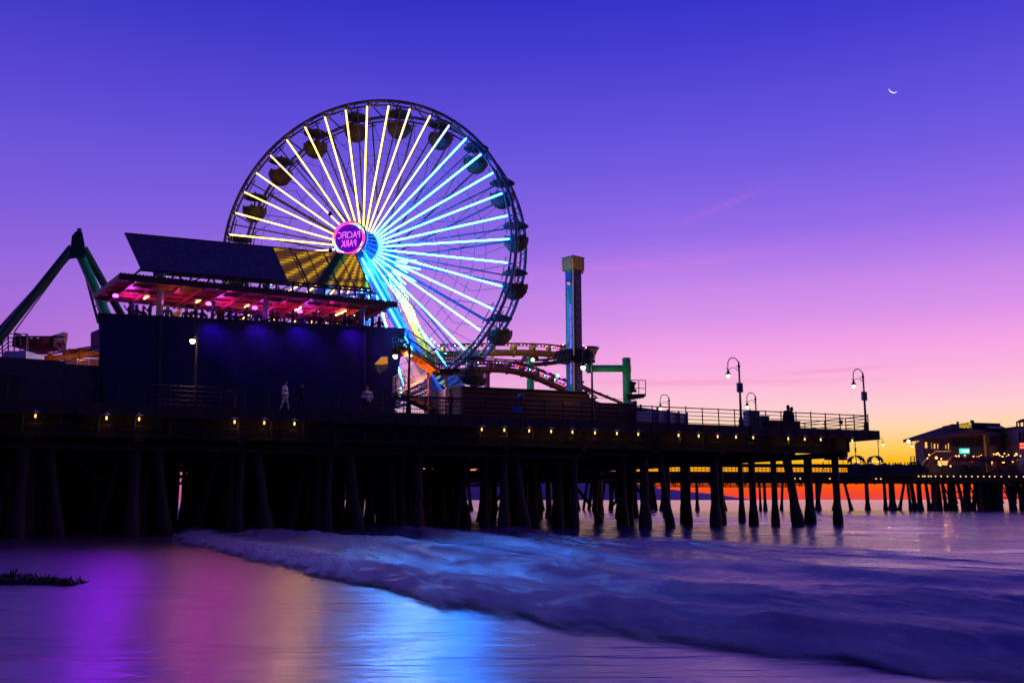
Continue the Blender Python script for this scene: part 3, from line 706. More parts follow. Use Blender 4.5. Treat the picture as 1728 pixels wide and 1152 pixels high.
# canopy
cz = 14.0
FLc = at_z(205,469,cz); FRc = at_z(668,516,cz); BLc = at_z(161,502,cz-.35); BRc = at_z(606,546,cz-.35)
q = MB(); q.slab([FLc,FRc,BRc,BLc], (0,0,.10)); q.build('ceiling', M['ceil'], rest_)
q = MB(); nrm = Vector((0,0,.32))
q.slab([FLc+Vector((-.1,-.1,-.12)),FRc+Vector((.1,-.1,-.12)),FRc+Vector((.1,-.1,.22)),FLc+Vector((-.1,-.1,.22))], (0,.14,0))
for i in range(85):
    p = FLc.lerp(FRc, i/84)+Vector((0,.05,.23)); q.tube([p+Vector((0,-.2,0)), p+Vector((0,.5,0))], .065, 6)
q.slab([BLc+Vector((-.05,.05,-.1)),BRc+Vector((.05,.05,-.1)),BRc+Vector((.05,.05,.3)),BLc+Vector((-.05,.05,.3))], (0,.12,0))
q.slab([FLc+Vector((-.12,-.1,-.1)),BLc+Vector((-.12,0,-.1)),BLc+Vector((-.12,0,.25)),FLc+Vector((-.12,-.1,.22))], (.1,.0,0)); q.build('roof_edge', M['roofed'], rest_)
q = MB(); q.slab([FLc+Vector((0,.3,.20)),FRc+Vector((0,.3,.20)),BRc+Vector((0,0,.30)),BLc+Vector((0,0,.30))], (0,0,.08)); q.build('roof', M['roofed'], rest_)
q = MB()
for i in range(13):
    u_ = (i+.5)/13; a = FLc.lerp(FRc,u_)+Vector((0,.1,-.12)); b = BLc.lerp(BRc,u_)+Vector((0,0,-.12)); q.bar(a, b, .09, .22)
for v_ in (.25,.5,.75): q.bar(FLc.lerp(BLc,v_)+Vector((0,0,-.06)), FRc.lerp(BRc,v_)+Vector((0,0,-.06)), .12, .12)
q.build('ceiling_beam', M['ceil'], rest_)
for px, yt, yb, Yo in ((273,464,535,1.5),(450.5,482,543,1.6),(612,498,550,1.6)):
    q = MB(); b_ = at(px,yb,yl(px)+Yo); a_ = at(px,yt,yl(px)+Yo); q.bar(a_, Vector((a_.x,a_.y,fz)), .30,.30, up=(1,0,0)); q.bar(a_+Vector((0,0,-.15)), a_+Vector((0,0,.05)), .45); q.build('column', M['steelcol'], rest_)
for px, yb in ((225,505),(390,517),(545,538)):
    a_ = at(px,yb,yl(px)+5.5); q = MB(); q.bar(Vector((a_.x,a_.y,fz)), Vector((a_.x,a_.y,cz-.3)), .32); q.build('column', M['purple'], rest_)
# tilted roof panel of glass-backed boards, carried on a light frame
PT = [at(210,393,yl(210)+3.4), at(600,430,yl(600)+3.9), at(625,486,yl(625)+2.2), at(238,454,yl(238)+1.8)]
tm = bpy.data.materials.new('translucent_yellow_glass'); tm.use_nodes = True; t = tm.node_tree; n_ = t.nodes; l_ = t.links; n_.clear()
oo = n_.new('ShaderNodeOutputMaterial'); rf = n_.new('ShaderNodeBsdfRefraction'); rf.inputs['Color'].default_value = (.60,.56,.02,1); rf.inputs['Roughness'].default_value = .25; rf.inputs['IOR'].default_value = 1.08
g_ = n_.new('ShaderNodeTexCoord'); mp_ = n_.new('ShaderNodeMapping'); l_.new(g_.outputs['Object'], mp_.inputs[0]); wv = n_.new('ShaderNodeTexWave'); wv.bands_direction = 'Z'; wv.inputs['Scale'].default_value = 1.35; wv.inputs['Distortion'].default_value = .3; l_.new(mp_.outputs[0], wv.inputs[0])
rr = n_.new('ShaderNodeValToRGB'); rr.color_ramp.elements[0].position = .05; rr.color_ramp.elements[0].color = (.25,.25,.25,1); rr.color_ramp.elements[1].position = .4; l_.new(wv.outputs['Fac'], rr.inputs[0])
df = n_.new('ShaderNodeBsdfPrincipled'); df.inputs['Base Color'].default_value = (.02,.02,.05,1); df.inputs['Roughness'].default_value = .3
mx = n_.new('ShaderNodeMixShader'); ml = n_.new('ShaderNodeMath'); ml.operation = 'MULTIPLY'; ml.inputs[1].default_value = .38; l_.new(rr.outputs[0], ml.inputs[0]); l_.new(ml.outputs[0], mx.inputs[0]); l_.new(df.outputs[0], mx.inputs[1]); l_.new(rf.outputs[0], mx.inputs[2]); l_.new(mx.outputs[0], oo.inputs[0])
NPN = 13
for i in range(NPN):
    a, b = i/NPN+.002, (i+1)/NPN-.002
    q = MB(); pts = [PT[0].lerp(PT[1],a), PT[0].lerp(PT[1],b), PT[3].lerp(PT[2],b), PT[3].lerp(PT[2],a)]
    if i >= 8: q.add(pts, [(0,1,2,3)])
    else: q.slab(pts, (0,.05,0))
    q.build('roof_panel', M['slate'] if i < 8 else tm, rest_)
q = MB()
for i in range(NPN+1):
    u_ = i/NPN; q.bar(PT[0].lerp(PT[1],u_)+Vector((0,.06,0)), PT[3].lerp(PT[2],u_)+Vector((0,.06,0)), .045,.06)
q.bar(PT[3]+Vector((0,0,-.06)), PT[2]+Vector((0,0,-.06)), .12); q.bar(PT[0], PT[1], .06)
d0 = Vector((0,.3,-.45)); a = PT[3]+d0; b = PT[2]+d0
q.bar(a+Vector((.6,0,.27)), b+Vector((.1,0,.27)), .13); q.build('panel_frame', M['roofed'], rest_)
for i in range(15):
    u_ = i/14; p = PT[3].lerp(PT[2],u_); f = FLc.lerp(FRc, min(1, (u_*.93+.04)))+Vector((0,.8,.30)); foot = Vector((p.x,f.y,f.z))
    q = MB(); q.bar(p, foot, .11); q.build('panel_strut', M['roofed'], rest_)
    if i < 14 and i % 2: q = MB(); q.bar(foot, PT[3].lerp(PT[2],(i+.8)/14), .07); q.build('panel_brace', M['roofed'], rest_)
for i in range(2,14,2):
    u_ = i/14; p = PT[0].lerp(PT[1],u_); f = PT[3].lerp(PT[2],u_); q = MB(); q.bar(p+Vector((0,.1,-.3)), Vector((f.x-.3,f.y+3.4,cz+.4)), .09); q.build('panel_brace', M['roofed'], rest_)
# ceiling lamps
def clight(loc, col, e, par, r_=.12):
    ld = bpy.data.lights.new('lamp_or_fill_light', 'POINT'); ld.energy = e; ld.color = col; ld.shadow_soft_size = r_
    lo = bpy.data.objects.new('lamp_or_fill_light', ld); C.objects.link(lo); lo.location = Vector(loc)-Vector(par['worldgeo']) if par.get('worldgeo') else loc; lo.parent = par; return lo
for px, py, Yo, dx, dz_ in ((250,499.5,3.2,14,-9),(338,506,3.2,14,-8),(420,514.5,3.2,14,-8),(501,522,3.2,14,-7),(575,528,3.0,18,-8),(194,475,1.5,-3,-8)):
    a = at(px-dx/2,py-dz_/2,yl(px)+Yo); b = at(px+dx/2,py+dz_/2,yl(px)+Yo-.2); q = MB(); q.tube([a,b], .055, 8); q.build('tube_lamp', M['fluo'], rest_)
    clight((a+b)/2+Vector((0,0,.1)), (1,.20,.05), 26, rest_)
for px, py, Yo, col_, en in ((195,499,.9,(.30,.0,1),1500),(352,512.5,.9,(.9,.03,.5),560),(430,519.5,.9,(.8,.10,.45),420),(506,525.5,.9,(1,.42,.06),900)):
    c = at(px,py,yl(px)+Yo); q = MB(); q.lathe(c, [(.13,-.07),(.17,0),(.10,.1)], n=12); q.build('flood_lamp', M['violet'], rest_)
    clight(c+Vector((0,2.2,.0)), (.55,.05,1), 80, rest_)
    ld = bpy.data.lights.new('added_sand_beam', 'SPOT'); ld.energy = en; ld.color = col_; ld.spot_size = R(62); ld.spot_blend = 1; ld.shadow_soft_size = .16  # coloured spot added at each lamp to throw reflections onto the wet sand
    lo = bpy.data.objects.new('added_sand_beam', ld); C.objects.link(lo); lo.parent = rest_; lo.location = c+Vector((0,-.25,-.05))-Vector(rest_['worldgeo'])
    lo.rotation_euler = Vector((.18,-1,-.22)).to_track_quat('-Z','Y').to_euler()
for px in (215,300,385,480,560): clight(Vector((*at(px,500,yl(px)+2.4)[:2],13.35)), (1,.02,.40), 16, rest_)
q = MB()
for i in range(60):
    u_ = i/59; p = at(200+(598-200)*u_, 490+(531-490)*u_+1.2*math.sin(u_*40), yl(200+398*u_)+3.8); q.ball(p, .032, n=4)
q.build('string_light', M['whb'], rest_)
for px in (350,428,500,590):
    p = at(px, 524+(px-272)*.043, yl(px)-.55)
    ld = bpy.data.lights.new('wall_washer', 'SPOT'); ld.energy = 210; ld.color = (.24,.015,1); ld.spot_size = R(96); ld.spot_blend = 1; ld.shadow_soft_size = .05
    lo = bpy.data.objects.new('wall_washer', ld); C.objects.link(lo); lo.parent = rest_; lo.location = p-Vector(rest_['worldgeo'])
    lo.rotation_euler = Vector((.06,.55,-1)).to_track_quat('-Z','Y').to_euler()
    q = MB(); q.lathe(p+Vector((0,0,.04)), [(.07,0),(.07,.12),(.04,.15)], n=8); q.bar(p+Vector((0,0,.12)), p+Vector((.1,.7,.12)), .04); q.build('wall_light', M['iron'], rest_)
# diners at the parapet
DN = [(218,'hold','clothd'),(241,'stand','clothd'),(252,'hold','clothd'),(281,'stand','clothb'),(300,'hold','shirtw'),(313,'stand','clothd'),(323,'lean','clothr'),(330,'lean','clothd'),(340,'lean','clothd'),
 (358,'stand','clothb'),(369,'hold','clothr'),(376,'stand','clothd'),(415,'lean','clothd'),(432,'stand','clothb'),(458,'lean','clothd'),(467,'stand','clothr'),(494,'stand','clothd'),(508,'lean','clothb'),(523,'stand','clothd'),
 (529,'lean','clothr'),(539,'hold','clothd'),(557,'stand','clothb'),(565,'lean','clothr'),(581,'stand','clothd'),(628,'stand','clothb'),(640,'lean','clothb')]
DN += [(229,'lean','clothb'),(289,'lean','clothd'),(348,'lean','clothd'),(386,'lean','clothd'),(397,'stand','clothb'),(407,'lean','clothr'),(442,'lean','clothd'),(480,'lean','clothd'),(548,'stand','clothd'),(573,'lean','clothd'),(590,'stand','clothd'),(600,'lean','clothb')]
DN.sort()
for i, (px, ps, tp_) in enumerate(DN):
    p = at(px, 540, yl(px)+1.25+.5*((i*7) % 3)); p.z = fz+.32+.42*(px-165)/520 - (.25 if i % 3 == 2 else 0) + (.12 if px in (241,358) else -.12)
    lb = {300:'lit musician in white holding a guitar on the terrace', 358:'tall person in a hat on the terrace left of the middle column'}.get(px, 'diner silhouette on the lit restaurant terrace, %s from the left' % ORD[i])
    person(tuple(p), ANG+R((i*67) % 200-100), ps, tp_, 'clothd', lb, scale=1.06+.05*math.sin(i*5), group='diners on the restaurant terrace', hat=(px in (358,376)), longhair=(i % 3 == 1))
gp = at(299,530,yl(299)+.95); gt = thing('guitar', 'light brown guitar held by the musician on the terrace', 'guitar', gp, R(15)); gt.rotation_euler = (0, R(35), R(15))
q = MB(); q.lathe((0,0,-.12), [(.15,0),(.19,.05),(.16,.09)], n=14, ax=(0,1,0)); q.lathe((0,-.04,.16), [(.11,0),(.14,.04),(.12,.09)], n=14, ax=(0,1,0)); q.build('body', M['orange'], gt); q = MB(); q.bar((0,0,.1), (0,0,.85), .05,.03); q.build('neck', M['brown'], gt)
clight(gp+Vector((.2,-.6,.9)), (1,.6,.3), 20, rest_)

# ---------------------------------------------------------------- low blue annex and platform on the left
an = thing('annex_building', 'low dark blue flat building at the left end behind the railing', 'building', P(-58,6,DZ), world=True)
q = MB()
for (x0,x1,y0,y1) in ((-70,110,605,609),(110,176,616,618)):
    a = at(x0,y0,yl(x0)+1.6); b = at(x1,y1,yl(x1)+1.6); q.slab([Vector((a.x,a.y,DZ)), Vector((b.x,b.y,DZ)), b, Vector((a.x,a.y,b.z))], NN*8)
q.build('wall', M['annex'], an)
a = at(0,632,yl(0)+1.5); b = at(34,634,yl(34)+1.5); q = MB(); q.slab([Vector((a.x,a.y,DZ+.4)), Vector((b.x,b.y,DZ+.4)), b, a], (0,-.05,0)); q.build('shutter', M['iron'], an)
pf = thing('viewing_platform', 'white railed platform above the annex at far left', 'platform', at(20,600,62), world=True)
a = at(-40,612,60); b = at(44,592,62); q = MB()
q.slab([at(-50,625,60), at(0,604,62), at(8,592,62), at(44,592,62), at(44,604,62), at(44,625,62)], (0,2.5,0)); q.build('base', M['white'], pf)
for i in range(6):
    px = -6+i*10; y0 = 592 if px > 8 else 604-(px)*1.4; q = MB(); q.bar(at(px,y0,62), at(px,y0-29,62), .07); q.build('post', M['rail'], pf)
q = MB()
for h in (29,22,15,8):
    q.bar(at(14,592-h,62), at(44,592-h,62), .05); q.bar(at(-8,612-h,62), at(14,592-h,62), .05); q.bar(at(44,592-h,62), at(46.5,594-h,65), .05)
q.bar(at(46.5,594,65), at(46.5,563,65), .07); q.build('rail', M['rail'], pf)

# ---------------------------------------------------------------- swinging ship ride
Ys = 78; sh = thing('swing_ship_ride', 'dark green A-frame swing ride rising left of the restaurant', 'amusement ride', at(120,690,Ys), world=True)
ap = at(131,405,Ys)
def leg(a, b, r, m, par, nm='leg', n=12):
    q = MB(); q.tube([a,b], r, n); return q.build(nm, m, par, smooth=False)
leg(at(122,418,Ys-1.6), at(-40,620,Ys-5), .36, M['dgreen'], sh); leg(at(133,425,Ys-1.2), at(228,640,Ys-5), .38, M['green'], sh)
leg(at(141,418,Ys+2.2), at(232,580,Ys+6), .33, M['dgreen'], sh); leg(at(133,412,Ys+2.2), at(-30,590,Ys+7), .30, M['dgreen'], sh)
q = MB(); q.hull([at(117,437,Ys-2),at(121,398,Ys-2),at(128,390,Ys-2),at(139,392,Ys-2),at(143,412,Ys-2),at(144,434,Ys-2)],[at(117,437,Ys+2.5),at(121,398,Ys+2.5),at(128,390,Ys+2.5),at(139,392,Ys+2.5),at(143,412,Ys+2.5),at(144,434,Ys+2.5)]); q.lathe(at(134,389,Ys), [(.2,-.1),(.2,.12),(.1,.2)], n=10); q.build('head_housing', M['dgreen'], sh)
q = MB(); a0 = at(138,440,Ys-.6); a1 = at(166,545,Ys-.6); b0 = at(146,440,Ys); b1 = at(178,545,Ys)
q.tube([a0,a1], .11, 6); q.tube([b0+Vector((-.2,0,0)),b1+Vector((-.2,0,0))], .10, 6)
for i in range(8): q.bar(a0.lerp(a1,i/7), b0.lerp(b1,min(1,(i+.3)/7)), .08)
q.build('ladder', M['rail'], sh)
q = MB(); q.tube([at(120,430,Ys-2.1), at(24,560,Ys-4.2)], .05, 5); q.build('conduit', M['rail'], sh)
q = MB(); rings = []
for k in range(13):
    u_ = k/12*2-1; pc = at(68+u_*42, 596-abs(u_)**2.2*16, Ys); wd = 1.5*(1-abs(u_)**3*.75); hh = .95
    rings.append([pc+Vector((0,-wd,hh)), pc+Vector((0,-wd*.8,.3)), pc+Vector((0,0,0)), pc+Vector((0,wd*.8,.3)), pc+Vector((0,wd,hh))])
for k in range(12): q.hull(rings[k], rings[k+1])
q.build('ship_hull', M['red'], sh)
q = MB(); q.bar(at(27,568,Ys-1.5), at(110,568,Ys-1.5), .12); q.bar(at(27,568,Ys+1.5), at(110,568,Ys+1.5), .12); 
for i in range(7): px = 34+i*11; q.box(at(px,580,Ys), (.12,2.3,.8))
q.build('seat_row', M['brown'], sh)
cb = thing('control_cabin', 'small blue-grey slatted cabin on stilts left of the restaurant wall', 'cabin', at(160,575,60), world=True)
q = MB(); q.slab([at(153,561,60),at(172,553,60),at(172,583,60),at(153,590,60)], (.1,2,0)); q.build('body', M['lav'], cb)
q = MB()
for i in range(6): q.bar(at(153.5,565+i*4,59.95), at(171.5,558+i*4,59.95), .05,.03)
q.bar(at(152,590,59.9), at(175,582,59.9), .1); q.build('slats', M['navy'], cb)

# ---------------------------------------------------------------- ferris wheel
WA = R(13); WT = Vector((math.cos(WA),-math.sin(WA),0)); WK = Vector((math.sin(WA),math.cos(WA),0)); WC = at(615,420,77); SEP = 3.5; RW = 13.05
def W(a, r, o=0): return WC+WT*(r*math.cos(a))+Vector((0,0,r*math.sin(a)))+WK*o
wh = thing('ferris_wheel', 'big Ferris wheel with radiating cream and cyan light tubes and a round sign', 'ferris wheel', Vector((WC.x,WC.y+2,DZ)), world=True)
def circ(r, o, n=80): return [W(2*math.pi*k/n, r, o) for k in range(n)]
for o in (0, SEP):
    q = MB(); q.tube(circ(RW,o), .14, 8, closed=True); q.tube(circ(RW-.42,o), .09, 6, closed=True)
    for k in range(80): q.bar(W(math.pi*2*k/80,RW,o), W(math.pi*2*(k+(.5 if k%2 else -.5))/80,RW-.42,o), .06)
    for k in range(20):
        a = math.pi*2*k/20+R(-1); q.bar(W(a+R(3.5),RW-.75,o-.12), W(a+R(12.5),RW-.75,o-.12), .10,.05)
    q.build('rim', M['wheelst'], wh)
q = MB()
for k in range(40):
    a = math.pi*2*k/40; q.bar(W(a,RW,0), W(a,RW,SEP), .09)
q.build('cross_tie', M['wheelst'], wh)
q = MB()
for r in (5.4,7.4,9.6):
    for o in (0.05, SEP): q.tube(circ(r,o,40), .025, 4, closed=True)
q.build('ring_cable', M['wheelst'], wh)
for k in range(20):
    a = math.pi*2*k/20+R(4.5)
    q = MB(); q.bar(W(a,1.2,SEP+.3), W(a,RW-.3,SEP), .13); q.bar(W(a,7.4,SEP), W(a+R(9),RW-.3,SEP), .05); q.build('spoke', M['wheelst'], wh)
for k in range(20):
    a = math.pi*2*k/20+R(4.5)
    q = MB(); q.bar(W(a,1.2,.15), W(a,RW-.3,.05), .10); q.bar(W(a,5.4,.1), W(a-R(9),9.6,SEP*.5), .035); q.bar(W(a-R(9),9.6,SEP*.5), W(a,RW-.3,SEP), .035); q.build('spoke', M['wheelst'], wh)
for k in range(40):
    a = math.pi*2*k/40; dg = k*9
    m = M['ye'] if 78 < dg < 262 else (M['pk'] if 58 < dg <= 78 else (M['cyd'] if 48 < dg <= 58 else M['cy']))
    if 108 < dg < 200 and k % 5 == 0: m = M['pk']
    q = MB(); q.tube([W(a,1.45,-.35), W(a,12.5,-.25)], .058, 6); tb = q.build('light_tube', m, wh)
    q = MB(); q.bar(W(a,1.3,-.18), W(a,12.9,-.05), .13,.09); q.build('tube_channel', M['wheelst'], tb)
# a second, shorter set of blue tubes on the hub cone facing right
for k in range(12):
    a = R(-66+k*5.5); q = MB(); q.tube([W(a,1.3,SEP+.6), W(a,3.2+.8*math.sin(k*2.3),SEP+.05)], .05, 5); q.build('hub_tube', M['cy'], wh)
# hub
q = MB(); q.lathe(WC, [(.55,-3.0),(.55,-.9),(1.42,-.55),(1.42,-.15),(1.0,.2),(1.0,SEP),(1.45,SEP+.2),(1.45,SEP+.5),(.5,SEP+.9),(.5,SEP+2.6)], n=32, ax=WK); q.build('hub', M['legblue'], wh)
q = MB()
for k in range(20):
    a = math.pi*2*k/20; q.bar(W(a,.5,-2.6), W(a,1.42,-.55), .07)
q.build('hub_brace', M['wheelst'], wh)
sg = MB(); sg.lathe(WC, [(1.46,-3.3),(1.5,-3.25),(1.5,-2.95),(1.3,-2.9)], n=48, ax=WK); sg = sg.build('sign_drum', M['iron'], wh)
q = MB(); q.lathe(WC, [(1.42,-3.335),(1.42,-3.31)], n=48, ax=WK); dsk = q.build('sign_face', M['disc'], sg)
cols = ['mag','redb','orb','whb','cyb','whb','mag','redb','redb','mag','whb','redb','mag','redb','whb','cyb','orb','redb','mag','mag']
for ci in sorted(set(cols)):
    q = MB()
    for k in range(60):
        for rr_ in (1.36,1.22):
            if cols[(k//3+int(rr_*10)) % 20] == ci: a = 2*math.pi*(k+(.5 if rr_ < 1.3 else 0))/60; q.ball(W(a,rr_,-3.37), .042, n=4)
    if q.v: q.build('sign_bulbs', M[ci], sg)
def text(body, name, m, parent, origin, xdir, updir, height, width=None, depth=.03, bold=.0):
    cu = bpy.data.curves.new(name, 'FONT'); cu.body = body; cu.align_x = 'CENTER'; cu.align_y = 'CENTER'; cu.offset = bold; cu.extrude = .02; cu.resolution_u = 2
    o = bpy.data.objects.new(name, cu); C.objects.link(o); bpy.context.view_layer.update()
    me = bpy.data.meshes.new_from_object(o.evaluated_get(bpy.context.evaluated_depsgraph_get())); bpy.data.objects.remove(o)
    xs = [v.co.x for v in me.vertices]; ys = [v.co.y for v in me.vertices]; sx = (width/(max(xs)-min(xs))) if width else height/(max(ys)-min(ys)); sy = height/(max(ys)-min(ys))
    cx_ = (max(xs)+min(xs))/2; cy_ = (max(ys)+min(ys))/2; nz_ = Vector(xdir).cross(Vector(updir))
    q = MB(); q.v = [tuple(Vector(origin)+Vector(xdir)*((v.co.x-cx_)*sx)+Vector(updir)*((v.co.y-cy_)*sy)+nz_*(v.co.z/.02*depth/2)) for v in me.vertices]
    q.f = [tuple(p.vertices) for p in me.polygons]; q.m = [0]*len(q.f)
    return q.build(name, m, parent)
# the photograph shows the lettering reversed, left to right
text('PACIFIC', 'sign_letters', M['neon'], dsk, WC+WK*-3.37+Vector((0,0,.28)), -WT, (0,0,1), .56, 1.9)
text('PARK', 'sign_letters', M['neon'], dsk, WC+WK*-3.37+Vector((0,0,-.42)), -WT, (0,0,1), .56, 1.3)
# legs
def wleg(a, b, w_, m, nm='support_leg', tb=None):
    q = MB(); q.bar(a, b, w_, w_); o = q.build(nm, m, wh); return o
hubn = W(0,0,-2.3); hubf = W(0,0,SEP+2.3)
for sx, cm in ((1,'legblue'),(-1,'legblue')):
    foot = W(0,0,-3.6)+WT*(sx*9.6); foot.z = DZ; wleg(hubn, foot, .72, M['legblue'])
    if sx > 0:
        q = MB(); q.tube([hubn.lerp(foot,.10)+WK*-.42, hubn.lerp(foot,.60)+WK*-.42], .045, 6); q.build('leg_tube', M['cy'], wh)
    foot2 = W(0,0,SEP+4.4)+WT*(sx*6.9); foot2.z = DZ; wleg(hubf, foot2, .8, M['legyel'] if sx > 0 else M['legblue'])
clight(W(R(-55),5.0,SEP+.6), (1,.95,.15), 900, wh, .2)  # yellow point added to light the far leg, no fixture
clight(W(R(-60),3.0,-3.2), (.05,.45,1), 120, wh, .2); clight(W(R(-80),2.0,-1.2), (.05,.45,1), 80, wh, .2)  # blue points added for glow on hub and legs
clight(W(R(-52),9.2,-3.5), (.05,.4,1), 110, wh, .3)  # another added blue point, low beside the right leg
# lattice of blue cross members under the hub
q = MB()
for z in (-4.5,-7.5):
    k = -z/(WC.z-DZ); q.bar(W(0,0,-2.3-1.3*k)+WT*(9.6*k)+Vector((0,0,z)), W(0,0,-2.3-1.3*k)-WT*(9.6*k)+Vector((0,0,z)), .22)
q.build('cross_member', M['legblue'], wh)
q = MB(); q.lathe(W(0,0,.3)+Vector((0,0,-12.6)), [(.9,-.4),(.9,.4)], n=20, ax=WK); q.box(W(0,0,.3)+Vector((0,0,-14.2)), (5,3,1.6), -WA); q.build('drive_base', M['blue'], wh)
# gondolas
gcols = ['yellow','red']
def gondola_meshes():
    can = MB(); can.lathe((0,0,-.22), [(1.26,0),(1.28,.03),(.95,.26),(.5,.42),(.12,.50),(.05,.75)], n=18); can.lathe((0,0,-.40), [(.3,0),(.95,.10),(1.26,.18)], n=18)
    tub = MB(); tub.lathe((0,0,-2.75), [(.45,0),(.78,.18),(.98,.45),(1.18,.70),(1.22,1.25),(1.26,1.30),(1.18,1.33),(1.14,.8)], n=14)
    for k in range(7): a = k*.9; tub.box((1.19*math.cos(a),1.19*math.sin(a),-1.55), (.35,.12,.5), a+math.pi/2)
    pole = MB(); pole.tube([(0,0,-2.6),(0,0,0)], .06, 8)
    for k in range(4): a = R(45+90*k); pole.tube([(.95*math.cos(a)*.3,.95*math.sin(a)*.3,-.4),(.55*math.cos(a),.55*math.sin(a),-1.6)], .022, 5)
    return can, tub, pole
cm_ = None
for k in range(20):
    a = R(8+18*k); g = bpy.data.objects.new('gondola', None); C.objects.link(g); g.parent = wh
    wl = W(a, 12.72, SEP/2); g.scale = (.84,.84,.84); g.location = wl-Vector(wh['worldgeo']); g.rotation_euler = (0,0,k*.7); g.empty_display_size = .2
    if cm_ is None or True:
        mc2 = (M['gon_yellow'], M['gon_red'])[k % 2]
        if cm_ is None:
            can, tub, pole = gondola_meshes(); cm_ = []
        for nm, gm, mt in (('canopy', can, M['gon_dark']), ('tub', tub, mc2), ('mast', pole, M['iron'])):
            q = MB(); q.v = gm.v; q.f = gm.f; q.m = gm.m
            me_parent = bpy.data.objects.new(nm, None)
            me = bpy.data.meshes.new(nm); me.from_pydata(q.v, [], q.f); me.materials.append(mt)
            o = bpy.data.objects.new(nm, me); C.objects.link(o); o.parent = g
            bpy.data.objects.remove(me_parent)
for k, offs, nm in ((18,(-.55,0),'rider leaning left in the lowest visible gondola'), (18,(.1,-.2),'middle rider in the lowest visible gondola on the right'), (18,(.7,0),'rider with raised arm in the lowest visible gondola'), (19,(.3,0),'rider in the second lowest gondola on the right'), (19,(-.4,.3),'rider facing away in the second lowest gondola on the right'), (0,(.3,.2),'rider in the gondola level with the wheel hub')):
    wl = W(R(8+18*k), 12.35, SEP/2)+Vector((offs[0],offs[1],-2.48)); person(tuple(wl), R(k*40), 'sit' if 'raised' not in nm else 'hold', 'clothd', 'clothd', nm, scale=.95 if 'raised' not in nm else .9)

# hanging cable lamp seen before the wheel
cl = thing('hanging_beacon', 'thin mast with two small dark beacons standing before the wheel', 'mast', at(558,470,60), world=True)
q = MB(); q.tube([at(558.5,470,60), at(556.5,358,60)], .018, 5); q.build('mast', M['iron'], cl)
for py in (361,423):
    q = MB(); q.lathe(at(557+ (py-361)*.01,py,60), [(.02,-.18),(.14,-.02),(.14,.05),(.02,.18)], n=8); q.build('beacon', M['iron'], cl)

# ---------------------------------------------------------------- zigzag stairs
stt = thing('zigzag_stairs', 'zigzag stair with blue-lit railings leading up to the terrace', 'stairs', ptz(710,5,DZ), world=True)
def flight(a, b, wd, under, rail_m, bal_m, n=14, nb=26, h=1.0, name='flight'):
    a = Vector(a); b = Vector(b); q = MB()
    q.slab([a, b, b+Vector((0,0,-.22)), a+Vector((0,0,-.22))], NN*.08); q.slab([a+NN*wd, b+NN*wd, b+NN*wd+Vector((0,0,-.22)), a+NN*wd+Vector((0,0,-.22))], NN*.08)
    for i in range(n):
        p = a.lerp(b,(i+.5)/n); q.box(p+NN*wd/2+Vector((0,0,-.05)), (abs(a.z-b.z)/n*1.1+.22,wd,.05), ANG)
    q.build(name, under, stt)
    for o_ in (0, wd):
        q = MB()
        for hh in (h,.5,.12): q.bar(a+NN*o_+Vector((0,0,hh)), b+NN*o_+Vector((0,0,hh)), .05 if hh == h else .03)
        for i in range(nb+1): p = a.lerp(b,i/nb)+NN*o_; q.bar(p, p+Vector((0,0,h)), .025)
        q.build('railing', rail_m, stt)
flight(pt(688,585,2.4), pt(742,622,2.4), 1.3, M['orange'], M['iron'], None)  # orange glow under the stair is put into this flight's colour
flight(pt(742,622,2.4), pt(776,622,2.4), 1.3, M['timber'], M['iron'], None, nb=14, name='landing')
flight(pt(738,622,4.2), pt(672,660,4.2), 1.2, M['white'], M['white'], None, nb=24)
flight(pt(676,660,4.5), pt(750,694,4.5), 1.2, M['brown'], M['iron'], None)
flight(pt(672,583,2.6), pt(689,585,2.6), 1.3, M['timber'], M['iron'], None, nb=8, name='landing')
q = MB()
for px, y0 in ((723,625),(753,622),(775,622)): a = pt(px,y0,3.9); q.tube([a, Vector((a.x,a.y,DZ))], .07, 8)
q.build('post', M['brown'], stt)
clight(pt(712,640,3.4), (1,.30,.12), 60, stt); clight(pt(686,598,3.6), (1,.35,.2), 25, stt); clight(pt(684,575,4.6), (.1,.6,1), 50, stt); clight(pt(720,660,3.4), (1,.3,.4), 30, stt)
q = MB()
for px, py in ((684,575),(683,581),(685,585),(676,655),(677,662),(675,668),(694,600),(733,577),(728,572),(740,583),(746,588),(752,596)): q.ball(pt(px,py,3.0), .05, n=5)
q.build('cyan_lamp', M['cyb'], stt)

for px, py, t_, cc_, en in ((684,577,1.6,(.0,.40,.9),420),(733,590,1.6,(.0,.24,1),700),(785,604,1.6,(.0,.18,1),850)):  # cyan spots and housings added to widen the blue sheen on the sand
    c = pt(px,py,t_)
    q = MB(); q.lathe(c, [(.06,-.05),(.10,.08),(.05,.14)], n=10, ax=(0,1,.3)); q.bar(c, c+NN*1.0, .04); q.build('added_cyan_flood', M['iron'], stt)
    ld = bpy.data.lights.new('added_sand_beam', 'SPOT'); ld.energy = en; ld.color = cc_; ld.spot_size = R(60); ld.spot_blend = 1; ld.shadow_soft_size = .16
    lo = bpy.data.objects.new('added_sand_beam', ld); C.objects.link(lo); lo.parent = stt; lo.location = c+Vector((0,-.25,0))-Vector(stt['worldgeo'])
    lo.rotation_euler = Vector((.05,-1,-.2)).to_track_quat('-Z','Y').to_euler()
